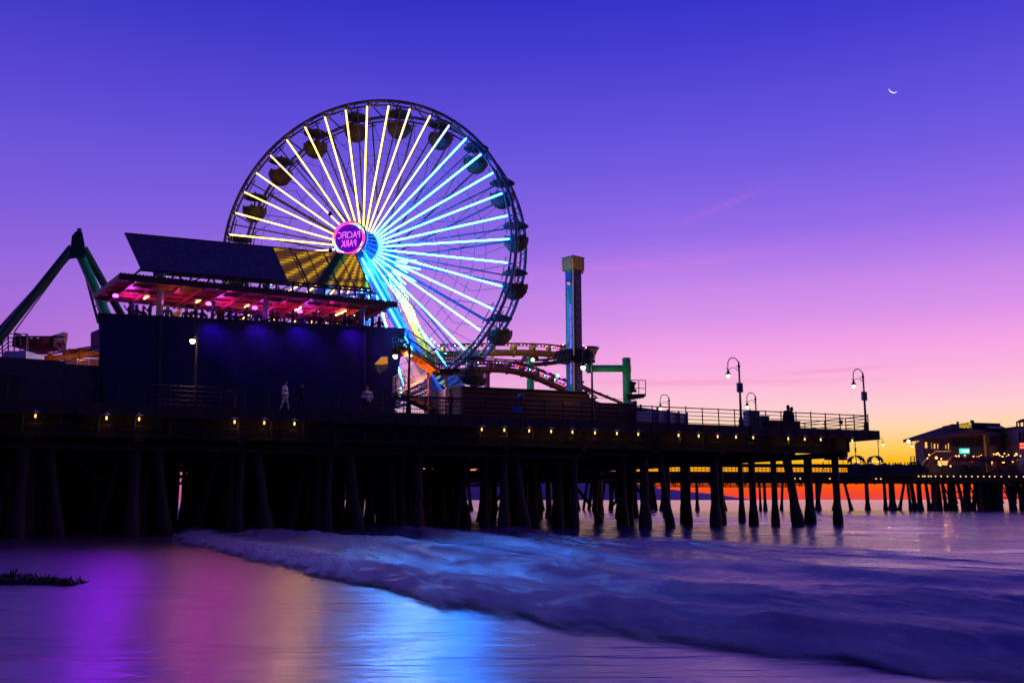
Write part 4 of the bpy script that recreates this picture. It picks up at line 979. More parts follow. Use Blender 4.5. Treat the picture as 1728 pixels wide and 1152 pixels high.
# pale shed and brown board building
sd = thing('corrugated_shed', 'pale blue corrugated shed at the foot of the stairs', 'shed', ptz(755,4,DZ), world=True)
a = ptz(752,3.2,DZ); b = ptz(779,3.2,DZ); q = MB(); q.slab([a, b, b+Vector((0,0,2.15)), a+Vector((0,0,1.95))], NN*3); q.build('wall', M['shed'], sd)
q = MB(); q.bar(a+Vector((0,0,2.0)), b+Vector((0,0,2.2)), .12); q.build('roof_trim', M['white'], sd)
bb = thing('board_building', 'long low building of brown boards with stepped roof behind the railing', 'building', ptz(900,4,DZ), world=True)
q = MB(); tp = [(780,653),(991,662.5),(995,665),(995,672),(1013,679),(1068,681),(1069,676),(1075,676)]
a = ptz(780,2.9,DZ); b = ptz(1075,2.9,DZ); pts = [a, b]+[pt(x,y,2.9) for x,y in reversed(tp)]
q.slab(pts, NN*4); q.build('wall', M['brown'], bb)
q = MB()
for i in range(9): 
    z = DZ+.25+.3*i
    if z < DZ+1.9: q.bar(ptz(782,2.86,z), ptz(1073,2.86,z), .05,.02)
q.bar(pt(779,652.5,2.8), pt(991,662,2.8), .1); q.build('board_seam', M['timber'], bb)
q = MB(); c = pt(983,657,4); q.bar(c, c+Vector((0,0,.5)), .06); q.box(c+Vector((0,0,.5)), (.2,.2,.1)); q.build('vent', M['iron'], bb)
fp = thing('panel_fence', 'pale lavender panel screen behind the railing right of the brown boards', 'fence', ptz(1118,3,DZ), world=True)
q = MB(); q.slab([ptz(1076,3.2,DZ), ptz(1161,3.2,DZ), pt(1161,698,3.2), pt(1140,695.5,3.2), pt(1076,686,3.2)], NN*.1); q.build('panel', M['lav'], fp)
for px in (1082,1110,1128,1146,1160):
    q = MB(); a = ptz(px,3.1,DZ); q.bar(a, a+Vector((0,0,1.5-(px-1080)*.005)), .12); q.build('post', M['purple'], fp)
box_thing('ice_chest', 1076, 1091, 2.6, 1.0, M['lav'], 'pale blue chest at the left end of the panel screen', 'chest')

# ---------------------------------------------------------------- roller coaster
atc = lambda x, y, Y: at(x, y, Y+(9 if x > 400 else 0))
rc = thing('roller_coaster', 'orange and red-brown tube track coaster curving behind the drop tower with coloured bulbs', 'roller coaster', atc(860,690,74), world=True)
def spline(pts, n=8):
    out = []; P_ = [pts[0]]+pts+[pts[-1]]
    for i in range(1, len(P_)-2):
        for k in range(n):
            u_ = k/n; a,b,c,d = P_[i-1:i+3]
            out.append(.5*((2*b)+(c-a)*u_+(2*a-5*b+4*c-d)*u_*u_+(3*b-a-3*c+d)*u_**3))
    out.append(pts[-1]); return out
def track(pts, m, bulbs, up=.95, r=.30, bstep=3, wide=.6, nm='track'):
    s = spline(pts); q = MB(); q.tube(s, r, 10); q.build(nm, m, rc, smooth=True)
    q = MB(); sides = []
    for sd_ in (-1,1):
        l = []
        for i, p in enumerate(s):
            d = (s[min(i+1,len(s)-1)]-s[max(0,i-1)]).normalized(); x = d.cross(Vector((0,0,1))).normalized(); l.append(p+x*sd_*wide+Vector((0,0,up)))
        sides.append(l); q.tube(l, .07, 6)
    for i in range(0, len(s), 2):
        q.bar(sides[0][i], sides[1][i], .06)
    q.build('rails', m if m is M['redbr'] else M['redbr'], rc)
    for i in range(2, len(s), 5):
        q = MB(); q.hull([s[i]+Vector((-.25,0,0)), sides[0][i], s[i]+Vector((.25,0,0))], [s[i]+Vector((-.25,.15,0)), sides[1][i], s[i]+Vector((.25,.15,0))])
        q.tube([s[i]-Vector((.12,0,0)), s[i]+Vector((.12,0,0))], r*1.3, 10); q.build('tie', m, rc)
    if bulbs:
        groups = {}
        L_ = sides[0]; tot = 0; last = L_[0]; k = 0
        for i in range(1, len(L_)):
            seg = (L_[i]-L_[i-1]).length; nn = max(1, int(round(seg/.45)))
            for j in range(nn):
                c = L_[i-1].lerp(L_[i], j/nn)+Vector((0,-.1,.03)); groups.setdefault(bulbs[k % len(bulbs)], []).append(c); k += 1
        for mm_, cs in groups.items():
            q = MB()
            for c in cs: q.ball(c, .048, n=4)
            q.build('string_bulbs', M[mm_], rc)
track([atc(735,598,70),atc(800,596,72),atc(860,595,74),atc(910,596,76),atc(950,600,77),atc(985,607,79),atc(1000,600,82),atc(985,596,86),atc(940,596,88)], M['orange'], ['mag','whb','mag','orb'], up=.75)
track([atc(745,630,66),atc(800,624,67.5),atc(850,624,69),atc(890,632,70),atc(930,648,71),atc(975,668,72),atc(1000,684,73)], M['redbr'], ['mag','viol','whb','mag','viol','mag','redb','cyb'], up=.62, r=.27)
track([atc(720,616,78),atc(800,612,79),atc(870,616,80),atc(935,612,82),atc(975,604,83)], M['redbr'], None, up=.4, r=.2)
q = MB(); q.bar(atc(905,622,70.5), atc(1050,680,75), .16,.22); q.bar(atc(962,640,72), atc(1052,683,75.5), .08,.1)
for i in range(12): q.ball(atc(905+i*12,620+i*4.8,70.4), .09, n=4)
q.build('walkway_beam', M['redbr'], rc)
cset = [('mag',975,649),('redb',961,644),('viol',948,636),('viol',925,626),('cyb',941,634)]
for m_, px, py in cset:
    q = MB(); q.ball(atc(px,py,70), .14, n=6); q.build('string_bulbs', M[m_], rc)
def col(px, y0, Y, wpx, m):
    a = atc(px,y0,Y); q = MB(); q.tube([Vector((a.x,a.y,DZ)), a], wpx*Y/F/2, 16); q.lathe(a+Vector((0,0,-.2)), [(wpx*Y/F/2*1.25,0),(wpx*Y/F/2*1.25,.2)], n=16); q.build('support_column', m, rc, smooth=False)
col(895,598,76,14,M['green']); col(822,626,73,11,M['red']); col(797,600,84,8,M['blue'])
q = MB(); q.slab([atc(745,625,79), atc(783,625,79), atc(783,700,79), atc(745,700,79)], (0,2,0)); q.build('station_wall', M['blue'], rc)
# left-hand run of the coaster, seen between annex and restaurant
track([atc(40,605,69),atc(90,604,69),atc(130,600,70),atc(180,592,71)], M['orange'], None, up=.45, r=.22)
q = MB(); q.slab([atc(115,588,73),atc(176,590,73),atc(176,604,73),atc(115,600,73)], (0,.3,0)); q.build('side_panel', M['orange'], rc)
q = MB()
for y in (607,612): q.bar(atc(108,y,66), atc(176,y+1,66), .07)
for px in (130,150,168): q.bar(atc(px,605,66), atc(px,622,66), .07)
q.build('handrail', M['white'], rc)
q = MB(); q.slab([atc(108,605,71),atc(176,605,71),atc(176,622,71),atc(108,622,71)], (0,.3,0)); q.build('side_panel', M['orange'], rc)
clight(atc(140,600,66), (1,.35,.1), 120, rc)
# parked coaster car
ca = at(806,645,80); cc = thing('coaster_car', 'dark rounded coaster car peeping over the brown board building', 'coaster car', ca, WA)
q = MB(); q.lathe((0,0,-.3), [(.5,0),(.7,.25),(.8,.5),(.78,.62),(.7,.6),(.6,.4)], n=14); q.build('body', M['brown'], cc, smooth=False)
for sx in (-.45,.35):
    q = MB(); q.box((sx,.1,.45), (.4,.2,.5)); q.build('seat', M['wallp'], cc)
q = MB(); q.tube([(-1.1,0,1.8),(-.9,0,.3)], .04, 6); q.build('post', M['iron'], cc)
# floodlight cluster on the green column
fl = thing('floodlight_cluster', 'small cluster of lit floodlights on the green coaster column', 'floodlight', at(895,609,75), world=True)
q = MB(); q.bar(at(883,607,75), at(908,607,75), .07); q.build('bracket', M['iron'], fl)
for px in (885,905):
    q = MB(); q.lathe(at(px,606,74.9), [(.22,-.1),(.2,.15),(.08,.25)], n=10); q.build('housing', M['iron'], fl)
clight(at(880,606,73.5), (1,.6,.3), 70, fl); clight(at(1040,640,76), (1,.8,.6), 25, fl)  # the second point is a fill added by the green column
q = MB(); q.ball(at(899,607,74.8), .16, n=8); q.build('bulb', M['globe2'], fl)

# green L-shaped column with service platform
gs = thing('green_support_frame', 'tall green tube column with a horizontal arm left of the lamp posts', 'support frame', at(1057,700,78), world=True)
a = at(1057,604,78); q = MB(); q.tube([Vector((a.x,a.y,DZ)), a], .35, 20); q.build('column', M['green'], gs)
q = MB(); q.tube([at(990,621.5,76.6), at(1056,621.5,78)], .29, 16); q.build('arm', M['green'], gs)
q = MB(); q.slab([at(991,613,76.5),at(1000,613,76.5),at(1000,628,76.5),at(991,628,76.5)], (0,.5,0)); q.build('end_plate', M['green'], gs)
q = MB(); q.tube([at(1057,618,77.6),at(1057,627,77.6)], .40, 20); q.build('collar', M['green'], gs)
sp = thing('service_platform', 'small railed steel service platform bolted to the green column', 'platform', at(1075,668,78), world=True)
q = MB(); q.slab([at(1058,665,77),at(1090,664,77),at(1090,668,77),at(1062,672,77)], (0,1.6,0)); q.build('floor', M['iron'], sp)
q = MB()
for Y in (77,78.6):
    for px in (1066,1078,1089.5): q.bar(at(px,642 if px<1070 else 642.5,Y), at(px,665,Y), .06)
    for y in (641.5,655): q.bar(at(1064,y-.5,Y), at(1089.5,y,Y), .05)
q.bar(at(1089.5,642,77), at(1089.5,642,78.6), .05); q.build('railing', M['iron'], sp)
q = MB(); q.box(at(1067,652,77.8), (.35,.5,.7)); q.tube([at(1063,645,77.8), at(1073,647,77.8)], .12, 8); q.tube([at(1064,660,77.8), at(1074,659,77.8)], .12, 8); q.build('motor_unit', M['clothd'], sp)

# ---------------------------------------------------------------- drop tower
Yd = 75; dt = thing('drop_tower', 'tall slim drop tower with yellow head, teal and purple faces', 'amusement ride', at(967,700,Yd), world=True)
base = at(967,436,Yd); DA = R(-32)
def DTp(x, y, z): return Vector((base.x,base.y,0))+Matrix.Rotation(R(40),3,'Z')@Vector((x,y,0))+Vector((0,0,z))
zt = at(967,455,Yd).z; ww = .46
def quadp(x0,y0,x1,y1,z0,z1,th,nm,m):
    q = MB(); a = DTp(x0,y0,z0); b = DTp(x1,y1,z0); n = Vector((b.y-a.y, a.x-b.x, 0)).normalized()*-th; q.slab([a,b,b+Vector((0,0,z1-z0)),a+Vector((0,0,z1-z0))], n); return q.build(nm, m, dt)
q = MB(); q.slab([DTp(-ww+.01,-ww+.01,DZ),DTp(ww-.01,-ww+.01,DZ),DTp(ww-.01,ww-.01,DZ),DTp(-ww+.01,ww-.01,DZ)], (0,0,zt-DZ)); q.build('core', M['purple'], dt)
quadp(-ww,ww,-ww,-ww,DZ,zt,.03,'side_face',M['teal'])
quadp(-ww,-ww,ww,-ww,DZ,zt,.03,'front_face',M['purple'])
q = MB(); a = DTp(-ww-.02,-ww-.02,DZ); q.bar(a, a+Vector((0,0,zt-DZ)), .06); q.build('edge_light', M['gold2'], dt)
zz_ = DZ+.8; 
while zz_ < zt-1.3:
    q = MB(); a = DTp(-ww+.22,-ww-.06,zz_); b = DTp(ww-.15,-ww-.06,zz_); q.slab([a,b,b+Vector((0,0,.42)),a+Vector((0,0,.42))], (0,.02,0)); q.build('front_panel', M['dimlav'], dt); zz_ += .64
q = MB()
for i in range(46):
    z = zt-1.0-i*.14
    if i % 10 > 7: continue
    for yy in (-.22,-.10): q.box(DTp(-ww-.05,yy,z-2.0), (.05,.05,.05))
q.bar(DTp(-ww-.035,-.1,zt-2.9), DTp(-ww-.035,-.1,zt-9.4), .02); q.build('led_strip', M['viol2'], dt)
q = MB()
for i in range(20): q.box(DTp(-ww-.05,.12,zt-1.9-i*.2), (.05,.05,.06))
q.bar(DTp(-ww-.035,.12,zt-1.8), DTp(-ww-.035,.12,zt-5.9), .02); q.build('led_strip', M['cyb2'], dt)
q = MB(); q.slab([DTp(-ww-.05,.28,zt-1.1),DTp(-ww-.05,-.32,zt-1.1),DTp(-ww-.05,-.32,zt-.25),DTp(-ww-.05,.28,zt-.25)], (-.02,0,0)); q.build('sign_patch', M['blue'], dt)
q = MB(); q.box(DTp(-ww-.08,-.05,zt-1.25), (.05,.45,.14), R(-32)); q.build('sign_stripe', M['redn'], dt)
hw = .64; q = MB(); q.slab([DTp(-hw,-hw,zt-.1),DTp(hw,-hw,zt-.1),DTp(hw,hw,zt-.1),DTp(-hw,hw,zt-.1)], (0,0,1.0)); q.build('head_box', M['yellow'], dt)
q = MB(); q.slab([DTp(-hw-.04,-hw-.04,zt+.92),DTp(hw+.04,-hw-.04,zt+.92),DTp(hw+.04,hw+.04,zt+.92),DTp(-hw-.04,hw+.04,zt+.92)], (0,0,.07)); q.bar(DTp(hw*.7,-hw,zt-.25), DTp(hw*.7,hw,zt-.25), .2); q.build('head_trim', M['orange'], dt)
zc = at(967,610,Yd).z
q = MB(); q.slab([DTp(-1,-1,zc-.15),DTp(1,-1,zc-.15),DTp(1,1,zc-.15),DTp(-1,1,zc-.15)], (0,0,.45)); q.build('ride_carriage', M['iron'], dt)
for sdx, sdy, an_ in ((0,-1.2,0),(1.2,0,90),(0,1.2,180),(-1.2,0,270)):
    for k in (-.75,-.25,.25,.75):
        x = sdx+(k if sdy else 0); y = sdy+(k if sdx else 0); q = MB(); Mz = Matrix.Rotation(R(40+an_),3,'Z')
        q.box(DTp(x,y,zc), (.42,.40,.14), mat=Mz); c = DTp(x*.86,y*.86,zc+.42); q.box(c, (.40,.12,.85), mat=Mz); q.tube([DTp(x,y,zc+.75), DTp(x*1.18,y*1.18,zc+.2)], .04, 5); q.build('seat', M['clothd'] if int(k*4) % 2 else M['teal'], dt)
clight(at(955,450,Yd-2.5), (1,.75,.2), 18, dt)

# ---------------------------------------------------------------- far pier
FA = at(640,800,150); FA = Vector((FA.x,150,0)); FB = Vector((at(1760,800,166).x,166,0)); FU = (FB-FA).normalized(); FN = Vector((-FU.y,FU.x,0))
def FP(px, t, z):
    """point on the far pier at picture column px, t metres behind its front edge"""
    d = ray(px, 800); k = (FA.dot(FN)+t)/d.dot(FN); return Vector((d.x*k, d.y*k, z))
FZ = 6.4
fr = thing('far_pier', 'distant timber pier on dark pilings running across the orange sunset', 'pier', FP(1500,10,FZ), world=True)
q = MB(); q.slab([FP(640,0,5.9),FP(1800,0,5.9),FP(1800,40,5.9),FP(640,14,5.9)], (0,0,.5)); q.build('deck', M['deck'], fr)
q = MB(); q.bar(FP(640,-.1,6.05), FP(1800,-.1,6.05), .2, .7); q.bar(FP(640,.6,5.2), FP(1800,.6,5.2), .3, 1.0); q.bar(FP(640,13,5.2), FP(1800,13,5.2), .3, 1.0); q.build('fascia', M['fascia'], fr)
q = MB()
for i in range(70):
    px = 700+i*15.5; q.bar(FP(px,.2,4.75), FP(px,14,4.75), .35,.3)
q.build('cap_beam', M['timber'], fr)
fpil = [(1461,0,11),(1491,0,9),(1503,0,17),(1525,-14,8),(1530,4,8),(1536,6,12),(1549,0,14),(1385,-12,8),(1378,0,12),(1412,-10,8),(1424,12,8),(1270,0,6),(1281,0,6),(1289,0,8),(1320,-5,7),(1330,5,8),(1175,0,8),(1215,8,8)]
random.seed(3)
for px in range(1562,1745,9): fpil.append((px+random.uniform(-2,2), random.choice((-9,-4,0,0,5,10)), random.uniform(9,14)))
for px in range(700,1160,30): fpil.append((px, random.choice((-6,0,6)), 9))
for i, (px, ln, wd) in enumerate(fpil):
    t_ = 1+(i*5) % 4; a = FP(px, t_, 4.8); r = wd*.095/2; b = Vector((a.x+ln*.095, a.y, -.8)); q = MB(); q.tube([a, a.lerp(b,.6), a.lerp(b,.78), b], [r*.62,r*.7,r*1.0,r*1.25], 8); q.build('piling', M['pile'], fr)
q = MB()
for i in range(34):
    px = random.uniform(1575,1800); t_ = random.uniform(6,34); a = FP(px,t_,4.8); q.tube([a, Vector((a.x+random.uniform(-1,1),a.y,-.8))], random.uniform(.25,.5), 6)
for i in range(26):
    px = random.uniform(640,1130); t_ = random.uniform(2,12); a = FP(px,t_,4.8); q.tube([a, Vector((a.x+random.uniform(-1,1),a.y,-.8))], random.uniform(.2,.4), 6)
for z in (3.2,2.2): q.bar(FP(1580,5,z), FP(1790,5,z), .2,.2)
for k in range(16): px = 1590+k*11; q.bar(FP(px,4,4.6), FP(px+12,4,1.2), .16)
tag(q.build('inner_pilings', M['pile'], fr), kind='stuff')
fl_ = thing('far_pier_railing', 'distant railing with hung panels along the far pier edge', 'railing', FP(1400,.2,FZ), world=True)
q = MB()
for h in (1.1,.75,.4): q.bar(FP(640,.1,FZ+h), FP(1800,.1,FZ+h), .07)
q.build('rail', M['rail'], fl_)
q = MB(); q.bar(FP(1100,0,FZ+1.05), FP(1436,0,FZ+1.05), .1,.55); q.bar(FP(1100,.2,3.95), FP(1330,.2,3.95), .15,.2); q.bar(FP(1100,6,4.35), FP(1360,6,4.35), .15,.2)
for i in range(34): px = 1105+i*7.5+3*math.sin(i*2.2); q.bar(FP(px,.2,3.9), FP(px,.2,5.0), .14)
q.build('board_rail', M['timber'], fl_)
q = MB(); q.slab([FP(1432,.25,FZ),FP(1562,.25,FZ),FP(1562,.25,FZ+.95),FP(1432,.25,FZ+.8)], (0,.1,0))
for i in range(40): px = 1434+i*3.3; q.lathe(FP(px,.6,FZ), [(.35,0),(.45,.6),(.3,.95+.35*abs(math.sin(i*1.7))),(.05,1.15+.45*abs(math.sin(i*2.7)))], n=6)
q.build('planter_panel', M['clothb'], fl_)
for i in range(95):
    px = 1120+i*6.4; q = MB(); q.bar(FP(px,.1,FZ), FP(px,.1,FZ+1.15), .08); q.build('post', M['rail'], fl_)
for i, px in enumerate([1540+x*.1128 for x in [88,150,182,236,275,342,425,520,612,715,795,885,975,1062,1150,1227,1325,1440,1550,1660]]+[1400,1405,1478,1486,1341,1350]):
    z = 5.75 if px > 1545 else 5.3; c = FP(px,-.35,z); o = thing('deck_light', 'tiny warm light under the far pier edge, %s in the row' % ORD[i], 'lamp', c, 0, group='warm lights under the far pier edge')
    if i == 0:
        q = MB(); q.ball((0,0,0), .12, n=6); q.build('bulb', M['farbulb'], o); q = MB(); q.lathe((0,0,.12), [(.3,0),(.1,.18)], n=8); q.build('shade', M['iron'], o); fproto = o
    else:
        for ch in [x for x in bpy.data.objects if x.parent == fproto]: c2 = ch.copy(); C.objects.link(c2); c2.parent = o
G2 = 'hooked street lamps on the far pier'
street_lamp(FP(1485,2,FZ), 5.6, R(5), 'distant hooked lamp curving right, between the domed carts and the stairs', banner=False, glob='globe', grp=G2)
street_lamp(FP(1551,2,FZ), 5.4, R(178), 'distant hooked lamp curving left beside the far restaurant stairs', banner=False, glob='globe', grp=G2)
street_lamp(FP(1446,2,FZ), 6.2, R(92), 'distant lamp post seen edge-on above the left domed cart', banner=True, glob='globe2', grp=G2)
def cart(px, wpx, lab, ypx=775):
    c = FP(px, 3, FZ); wd = wpx*.096; r = thing('domed_cart', lab, 'market cart', c, 0, 'domed carts on the far pier'); q = MB()
    h = 2.9
    arc = lambda r_, y: [Vector((wd/2*r_*math.cos(a), y, h-1.1+1.1*r_*math.sin(a))) for a in [math.pi*k/10 for k in range(11)]]
    a1 = arc(1,-1)+list(reversed(arc(.93,-1))); a2 = arc(1,1)+list(reversed(arc(.93,1)))
    for k in range(10): q.hull([a1[k],a1[k+1],a1[20-k],a1[21-k]], [a2[k],a2[k+1],a2[20-k],a2[21-k]])
    q.build('canopy', M['canvas'], r); q = MB(); q.box((0,0,.55), (wd*.9,1.4,1.1)); q.build('counter', M['clothb'], r); q = MB()
    for sx in (-1,1): q.bar((sx*wd*.46,-.9,0), (sx*wd*.46,-.9,h-1), .1); q.bar((sx*wd*.46,.9,0), (sx*wd*.46,.9,h-1), .1)
    q.build('frame', M['iron'], r); q = MB()
    for k in range(5): q.ball((-wd*.3+k*wd*.15,-.7,h-1.0+.1*math.sin(k*2)), .05, n=5)
    q.build('bulbs', M['whb'], r)
cart(1446, 25, 'domed market cart with pale bulbs right of the last near piling'); cart(1478, 23, 'domed market cart with warm bulbs below the hooked lamp curving right')
def umbrella(px, wpx, lab):
    c = FP(px, 4, FZ); r = thing('umbrella', lab, 'umbrella', c); wd = wpx*.096/2; q = MB(); q.lathe((0,0,2.2), [(wd,0),(wd*.97,.06),(wd*.7,.5),(wd*.3,.85),(.05,1.0),(.03,1.1)], n=12); q.build('canopy', M['canvas'], r); q = MB(); q.tube([(0,0,0),(0,0,2.9)], .05, 6); q.build('pole', M['iron'], r)
umbrella(1424, 18, 'dark umbrella just right of the last near piling'); umbrella(1400, 18, 'dark umbrella just left of the last near piling'); 
for i, (px, t_, ps) in enumerate(((1462,1,'stand'),(1495,2,'stand'),(1502,1,'walk'),(1508,3,'stand'),(1521,1,'walk'),(1533,2,'stand'),(1536,3,'stand'),(1590,1,'stand'),(1601,2,'lean'),(1637,1,'stand'),(1655,2,'stand'),(1676,1,'lean'),(1390,2,'walk'),(1437,1,'lean'),(1458,3,'stand'),(1467,2,'lean'),(1512,2,'stand'),(1528,3,'walk'),(1546,1,'stand'),(1573,2,'stand'),(1613,2,'lean'),(1622,1,'stand'),(1648,2,'stand'),(1668,2,'walk'),(1688,1,'stand'),(1698,2,'stand'))):
    person(tuple(FP(px,t_,FZ)), R(i*50), ps, 'clothd' if i % 3 else 'clothr', 'clothd', 'silhouetted person on the far pier, %s of the visible strollers' % ORD[i], group='strollers on the far pier')

# far restaurant
fq = thing('far_restaurant', 'distant two-storey restaurant with broad hipped roof and glowing signs on the far pier', 'building', FP(1640,12,FZ), world=True)
YA, YB, YC = 172, 163, 176
def down(p): return Vector((p.x,p.y,FZ))
c1 = at(1558,739,YA); c2 = at(1664,731,YB); c3 = at(1716,738,YC)
q = MB(); q.slab([down(c1),down(c2),c2,c1], (0,.3,0)); q.slab([down(c2),down(c3),c3,c2], (-.1,.3,0)); q.slab([down(c1),c1,c1+Vector((6,18,0)),down(c1)+Vector((6,18,0))], (.3,0,0)); q.build('wall', M['wallp'], fq)
R1 = at(1607,719,YA+6); R2 = at(1690,722,YA+8); E1 = at(1524,746,YA+2); E2 = at(1663,732,YB-2.5); E3 = at(1722,739,YC)
q = MB(); th = (0,0,.45)
q.slab([E1,E2,R1], th); q.slab([E2,E3,R2,R1], th); q.slab([E2,R1,R1+Vector((0,.2,0))], th); q.slab([R1,R2,R2+Vector((5,20,-3)),R1+Vector((8,20,-3))], th); q.build('roof', M['roof'], fq)
q = MB(); q.slab([at(1607,716,YA-1),at(1637,712.5,YB+4),at(1688,714,YB+7),at(1688,727,YB+7),at(1637,728,YB+4),at(1607,727,YA-1)], (0,4,0)); rm = q.build('roof_monitor', M['roof'], fq)
q = MB(); q.slab([at(1664,720,YB+3),at(1690,719.5,YB+5),at(1702,722.5,YB+6),at(1672,722.5,YB+3)], (0,.3,.05)); q.build('skylight', M['lav'], fq)
q = MB(); q.ball(at(1533,744,YA-1), .28, n=8); q.build('eave_lamp', M['whb'], fq)
q = MB(); q.bar(at(1616,711,YA), at(1616,716,YA), .3); q.bar(at(1640.5,709,YB+5), at(1640.5,713,YB+5), .5); q.build('vent', M['roof'], fq)
def wn(x0,x1,y0,y1,Y,m,nm='window'):
    q = MB(); q.slab([at(x0,y1,Y),at(x1,y1,Y),at(x1,y0,Y),at(x0,y0,Y)], (0,.12,0)); o = q.build(nm, m, fq)
    q = MB(); pts = [at(x0,y1,Y-.06),at(x1,y1,Y-.06),at(x1,y0,Y-.06),at(x0,y0,Y-.06)]
    for i in range(4): q.bar(pts[i], pts[(i+1)%4], .12)
    q.build('frame', M['wallp'], o)
def Yw(px): return (YA+(YB-YA)*(px-1558)/106 if px < 1664 else YB+(YC-YB)*(px-1664)/52)-.35
for x0,x1,y0,y1 in ((1560,1569,745,756),(1571,1573,746,757),(1575,1579,748,757),(1581,1584,748,757),(1594.5,1597.5,750,757),(1599,1602,747,758)): wn(x0,x1,y0,y1,Yw(x0),M['wallwarm'],'lit_window')
for k in range(11): x0 = 1608+k*4.7; wn(x0,x0+3.4,740,752,Yw(x0),M['glass'])
for x0 in (1669,1674,1679,1697): wn(x0,x0+3.4,738,751,Yw(x0),M['glass'])
q = MB(); q.bar(at(1664,732,Yw(1664)-.3), down(at(1664,732,Yw(1664)-.3)), .7); q.build('corner_post', M['yellow'], fq)
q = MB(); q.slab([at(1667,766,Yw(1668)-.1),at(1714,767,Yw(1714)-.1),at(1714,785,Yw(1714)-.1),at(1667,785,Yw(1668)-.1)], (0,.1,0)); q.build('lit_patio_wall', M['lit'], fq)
q = MB(); q.slab([at(1583,777,167),at(1600,777,166),at(1600,786,166),at(1583,786,167)], (0,.1,0)); q.build('lit_window', M['wallwarm'], fq)
q = MB(); q.bar(at(1575,762,166), at(1604,760,164.5), .5,.3); q.slab([at(1563,786,166.5),at(1577,764,166),at(1577,786,166)], (0,.4,0)); q.build('stair_canopy', M['roof'], fq)
q = MB()
for k in range(24):
    u_ = k/23; px = 1556+48*u_; py = 783-22*min(1, u_*2.1)**.8; q.ball(at(px,py,164), .045, n=4)
q.build('string_bulbs', M['farbulb'], fq)
tsx = at(1629,717,YB+3.2); text('Mariasol', 'roof_sign', M['gold'], fq, tsx, -Vector(FU), (0,0,1), 1.0, 2.2, bold=.0)
q = MB(); tc_ = at(1628,760.5,163.8); q.slab([at(1620,756,164),at(1636,756,163.6),at(1636,765,163.6),at(1620,765,164)], (0,.3,0)); tq = q.build('lit_sign', M['tealn'], fq)
q = MB()
for k in range(12):
    x = 1622+k*1.1; q.bar(at(x,759.5+1.2*math.sin(k*2.1),163.4), at(x+1.1,761.5+1.2*math.sin(k*2.9),163.4), .14)
q.build('sign_script', M['whn'], tq)
warmp = [(1580,772),(1588,774),(1601,774),(1604,786),(1613,770),(1607,773),(1625,772),(1628,768),(1632,774.5),(1643,770),(1648,771),(1652,770),(1673,779),(1677,766),(1676,771),(1681,766),(1684,765),(1690,771),(1692,770),(1699,770),(1706,771),(1712,769),(1717,774.5),(1722,769),(1693,779),(1709,779),(1673,783),(1618,769),(1622,775),(1636,771),(1640,777),(1656,768),(1660,774),(1669,768),(1671,774),(1687,768),(1688,777),(1695,765),(1702,767),(1704,776),(1715,766),(1565,773),(1568,767),(1711,770),(1587,784)]
for i, (px, py) in enumerate(warmp):
    q = MB(); q.ball(at(px,py,162 if px < 1664 else 164), .13 if i % 4 else .22, n=6); q.build('patio_lamp', M['warm'] if i % 3 else M['orb'], fq)
for px in (1590,1630,1680,1705): clight(at(px,774,162), (1,.35,.08), 220, fq)
q = MB()
for k in range(9): q.lathe(at(1610+k*12,775+2*math.sin(k*3),161.5), [(1.3,-.2),(1.0,.2),(.1,.6)], n=8)
q.build('patio_umbrella', M['red'], fq)
q = MB(); q.slab([FP(1548,1.5,FZ),FP(1800,1.5,FZ),FP(1800,1.5,FZ+1.3),FP(1560,1.5,FZ+1.3)], (0,.3,0)); q.build('patio_screen', M['clothb'], fq)
# hedge-like clutter of stair on its left
fs_ = thing('far_stairs', 'distant outside stair with landing left of the far restaurant', 'stairs', FP(1548,6,FZ), world=True)
q = MB(); q.bar(at(1536,780,163), at(1549,780,163), .3); q.bar(at(1549,780,163), at(1562,793,163), .35)
for px in (1537,1543,1549): q.bar(at(px,770,163), at(px,796,163), .12)
for y in (770,775): q.bar(at(1536,y,163), at(1549,y,163), .08)
q.build('stair_frame', M['iron'], fs_)
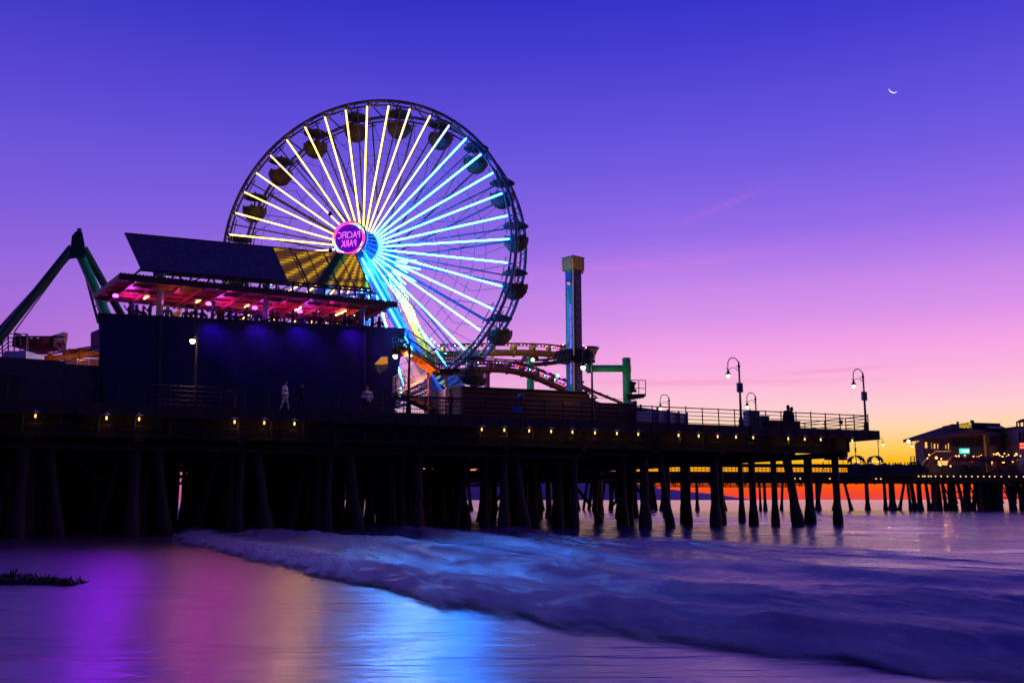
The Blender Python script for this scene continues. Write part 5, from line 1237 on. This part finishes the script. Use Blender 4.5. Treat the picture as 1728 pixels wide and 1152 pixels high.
# tower at the right edge
tw = thing('lookout_tower', 'slim mauve tower with lantern top cut by the right picture edge', 'tower', at(1735,800,166), world=True)
q = MB(); q.slab([down(at(1716,720,166)),down(at(1760,720,166)),at(1760,719,166),at(1716,719,166)], (0,6,0)); q.build('wall', M['lav'], tw)
q = MB(); q.slab([at(1714.5,719,165.5),at(1761,719,165.5),at(1761,721,165.5),at(1714.5,721,165.5)], (0,7,0)); q.build('cornice', M['roof'], tw)
q = MB()
for px in (1716,1721,1728,1740): q.bar(at(px,710.5,166), at(px,719,166), .2)
q.bar(at(1716,712,166), at(1750,709,166), .25); q.lathe(at(1732,711,168), [(1.5,0),(1.2,.3),(.1,.6)], n=10); q.build('lantern_frame', M['roof'], tw)
for x0 in (1720,1727):
    q = MB(); q.slab([at(x0,746,165.8),at(x0+4,746,165.8),at(x0+4,729,165.8),at(x0,729,165.8)], (0,.1,0)); q.build('window', M['glass'], tw)
q = MB(); q.slab([at(1719,746,165.2),at(1740,746,165.2),at(1740,758,165.2),at(1719,758,165.2)], (0,.3,0)); q.build('sign_board', M['red'], tw)
q = MB()
for px in (1723,1727,1731,1735):
    for py in (749,754.5): q.ball(at(px,py,164.9), .2, n=6)
q.build('sign_bulbs', M['redn'], tw)

# ---------------------------------------------------------------- kelp stranded on the wet sand
random.seed(11)
kc = at_z(20, 989, .02); q = MB()
for i in range(1500):
    px = random.uniform(-260,118); w_ = (1-max(0,(px-10))/112)**.8; hmax = .20*w_*(.6+.5*abs(NV(Vector((px*.05,0,0)))))+.02
    g = at_z(px, 990-random.uniform(0,6)*w_, .0); z = random.uniform(0,hmax); c = Vector((g.x,g.y+random.uniform(0,.8),z)); d = Vector((random.uniform(-1,1),random.uniform(-.6,.6),random.uniform(-.3,.8))).normalized()*random.uniform(.05,.16)
    s_ = d.cross(Vector((random.random(),random.random(),random.random()))).normalized()*random.uniform(.01,.03)
    q.hull([c-s_, c+s_, c+s_*.5+Vector((0,0,.012)), c-s_*.5+Vector((0,0,.012))], [c+d-s_*.5, c+d+s_*.5, c+d+Vector((0,0,.012)), c+d-s_*.3+Vector((0,0,.012))])
for i in range(60):
    px = -260+i*6; w_ = max(.1, 1-max(0,(px-10))/112); g = at_z(px, 988, 0); q.ball(g+Vector((0,.4,-.02)), .30*w_, n=6, sz=.5)
g = at_z(8,989,0)+Vector((0,.3,0))
for k in range(5): q.hull([g+Vector((-.02+k*.01,0,.1)),g+Vector((.03,0,.1)),g+Vector((0,.03,.1))],[g+Vector((-.08+k*.04,0,.36)),g+Vector((-.07+k*.04,0,.36)),g+Vector((-.075+k*.04,.01,.36))])
tag(q.build('kelp_pile', M['kelp']), 'dark heap of stranded kelp on the wet sand at left', 'seaweed')

for o in list(bpy.data.objects):
    if 'worldgeo' in o.keys(): del o['worldgeo']
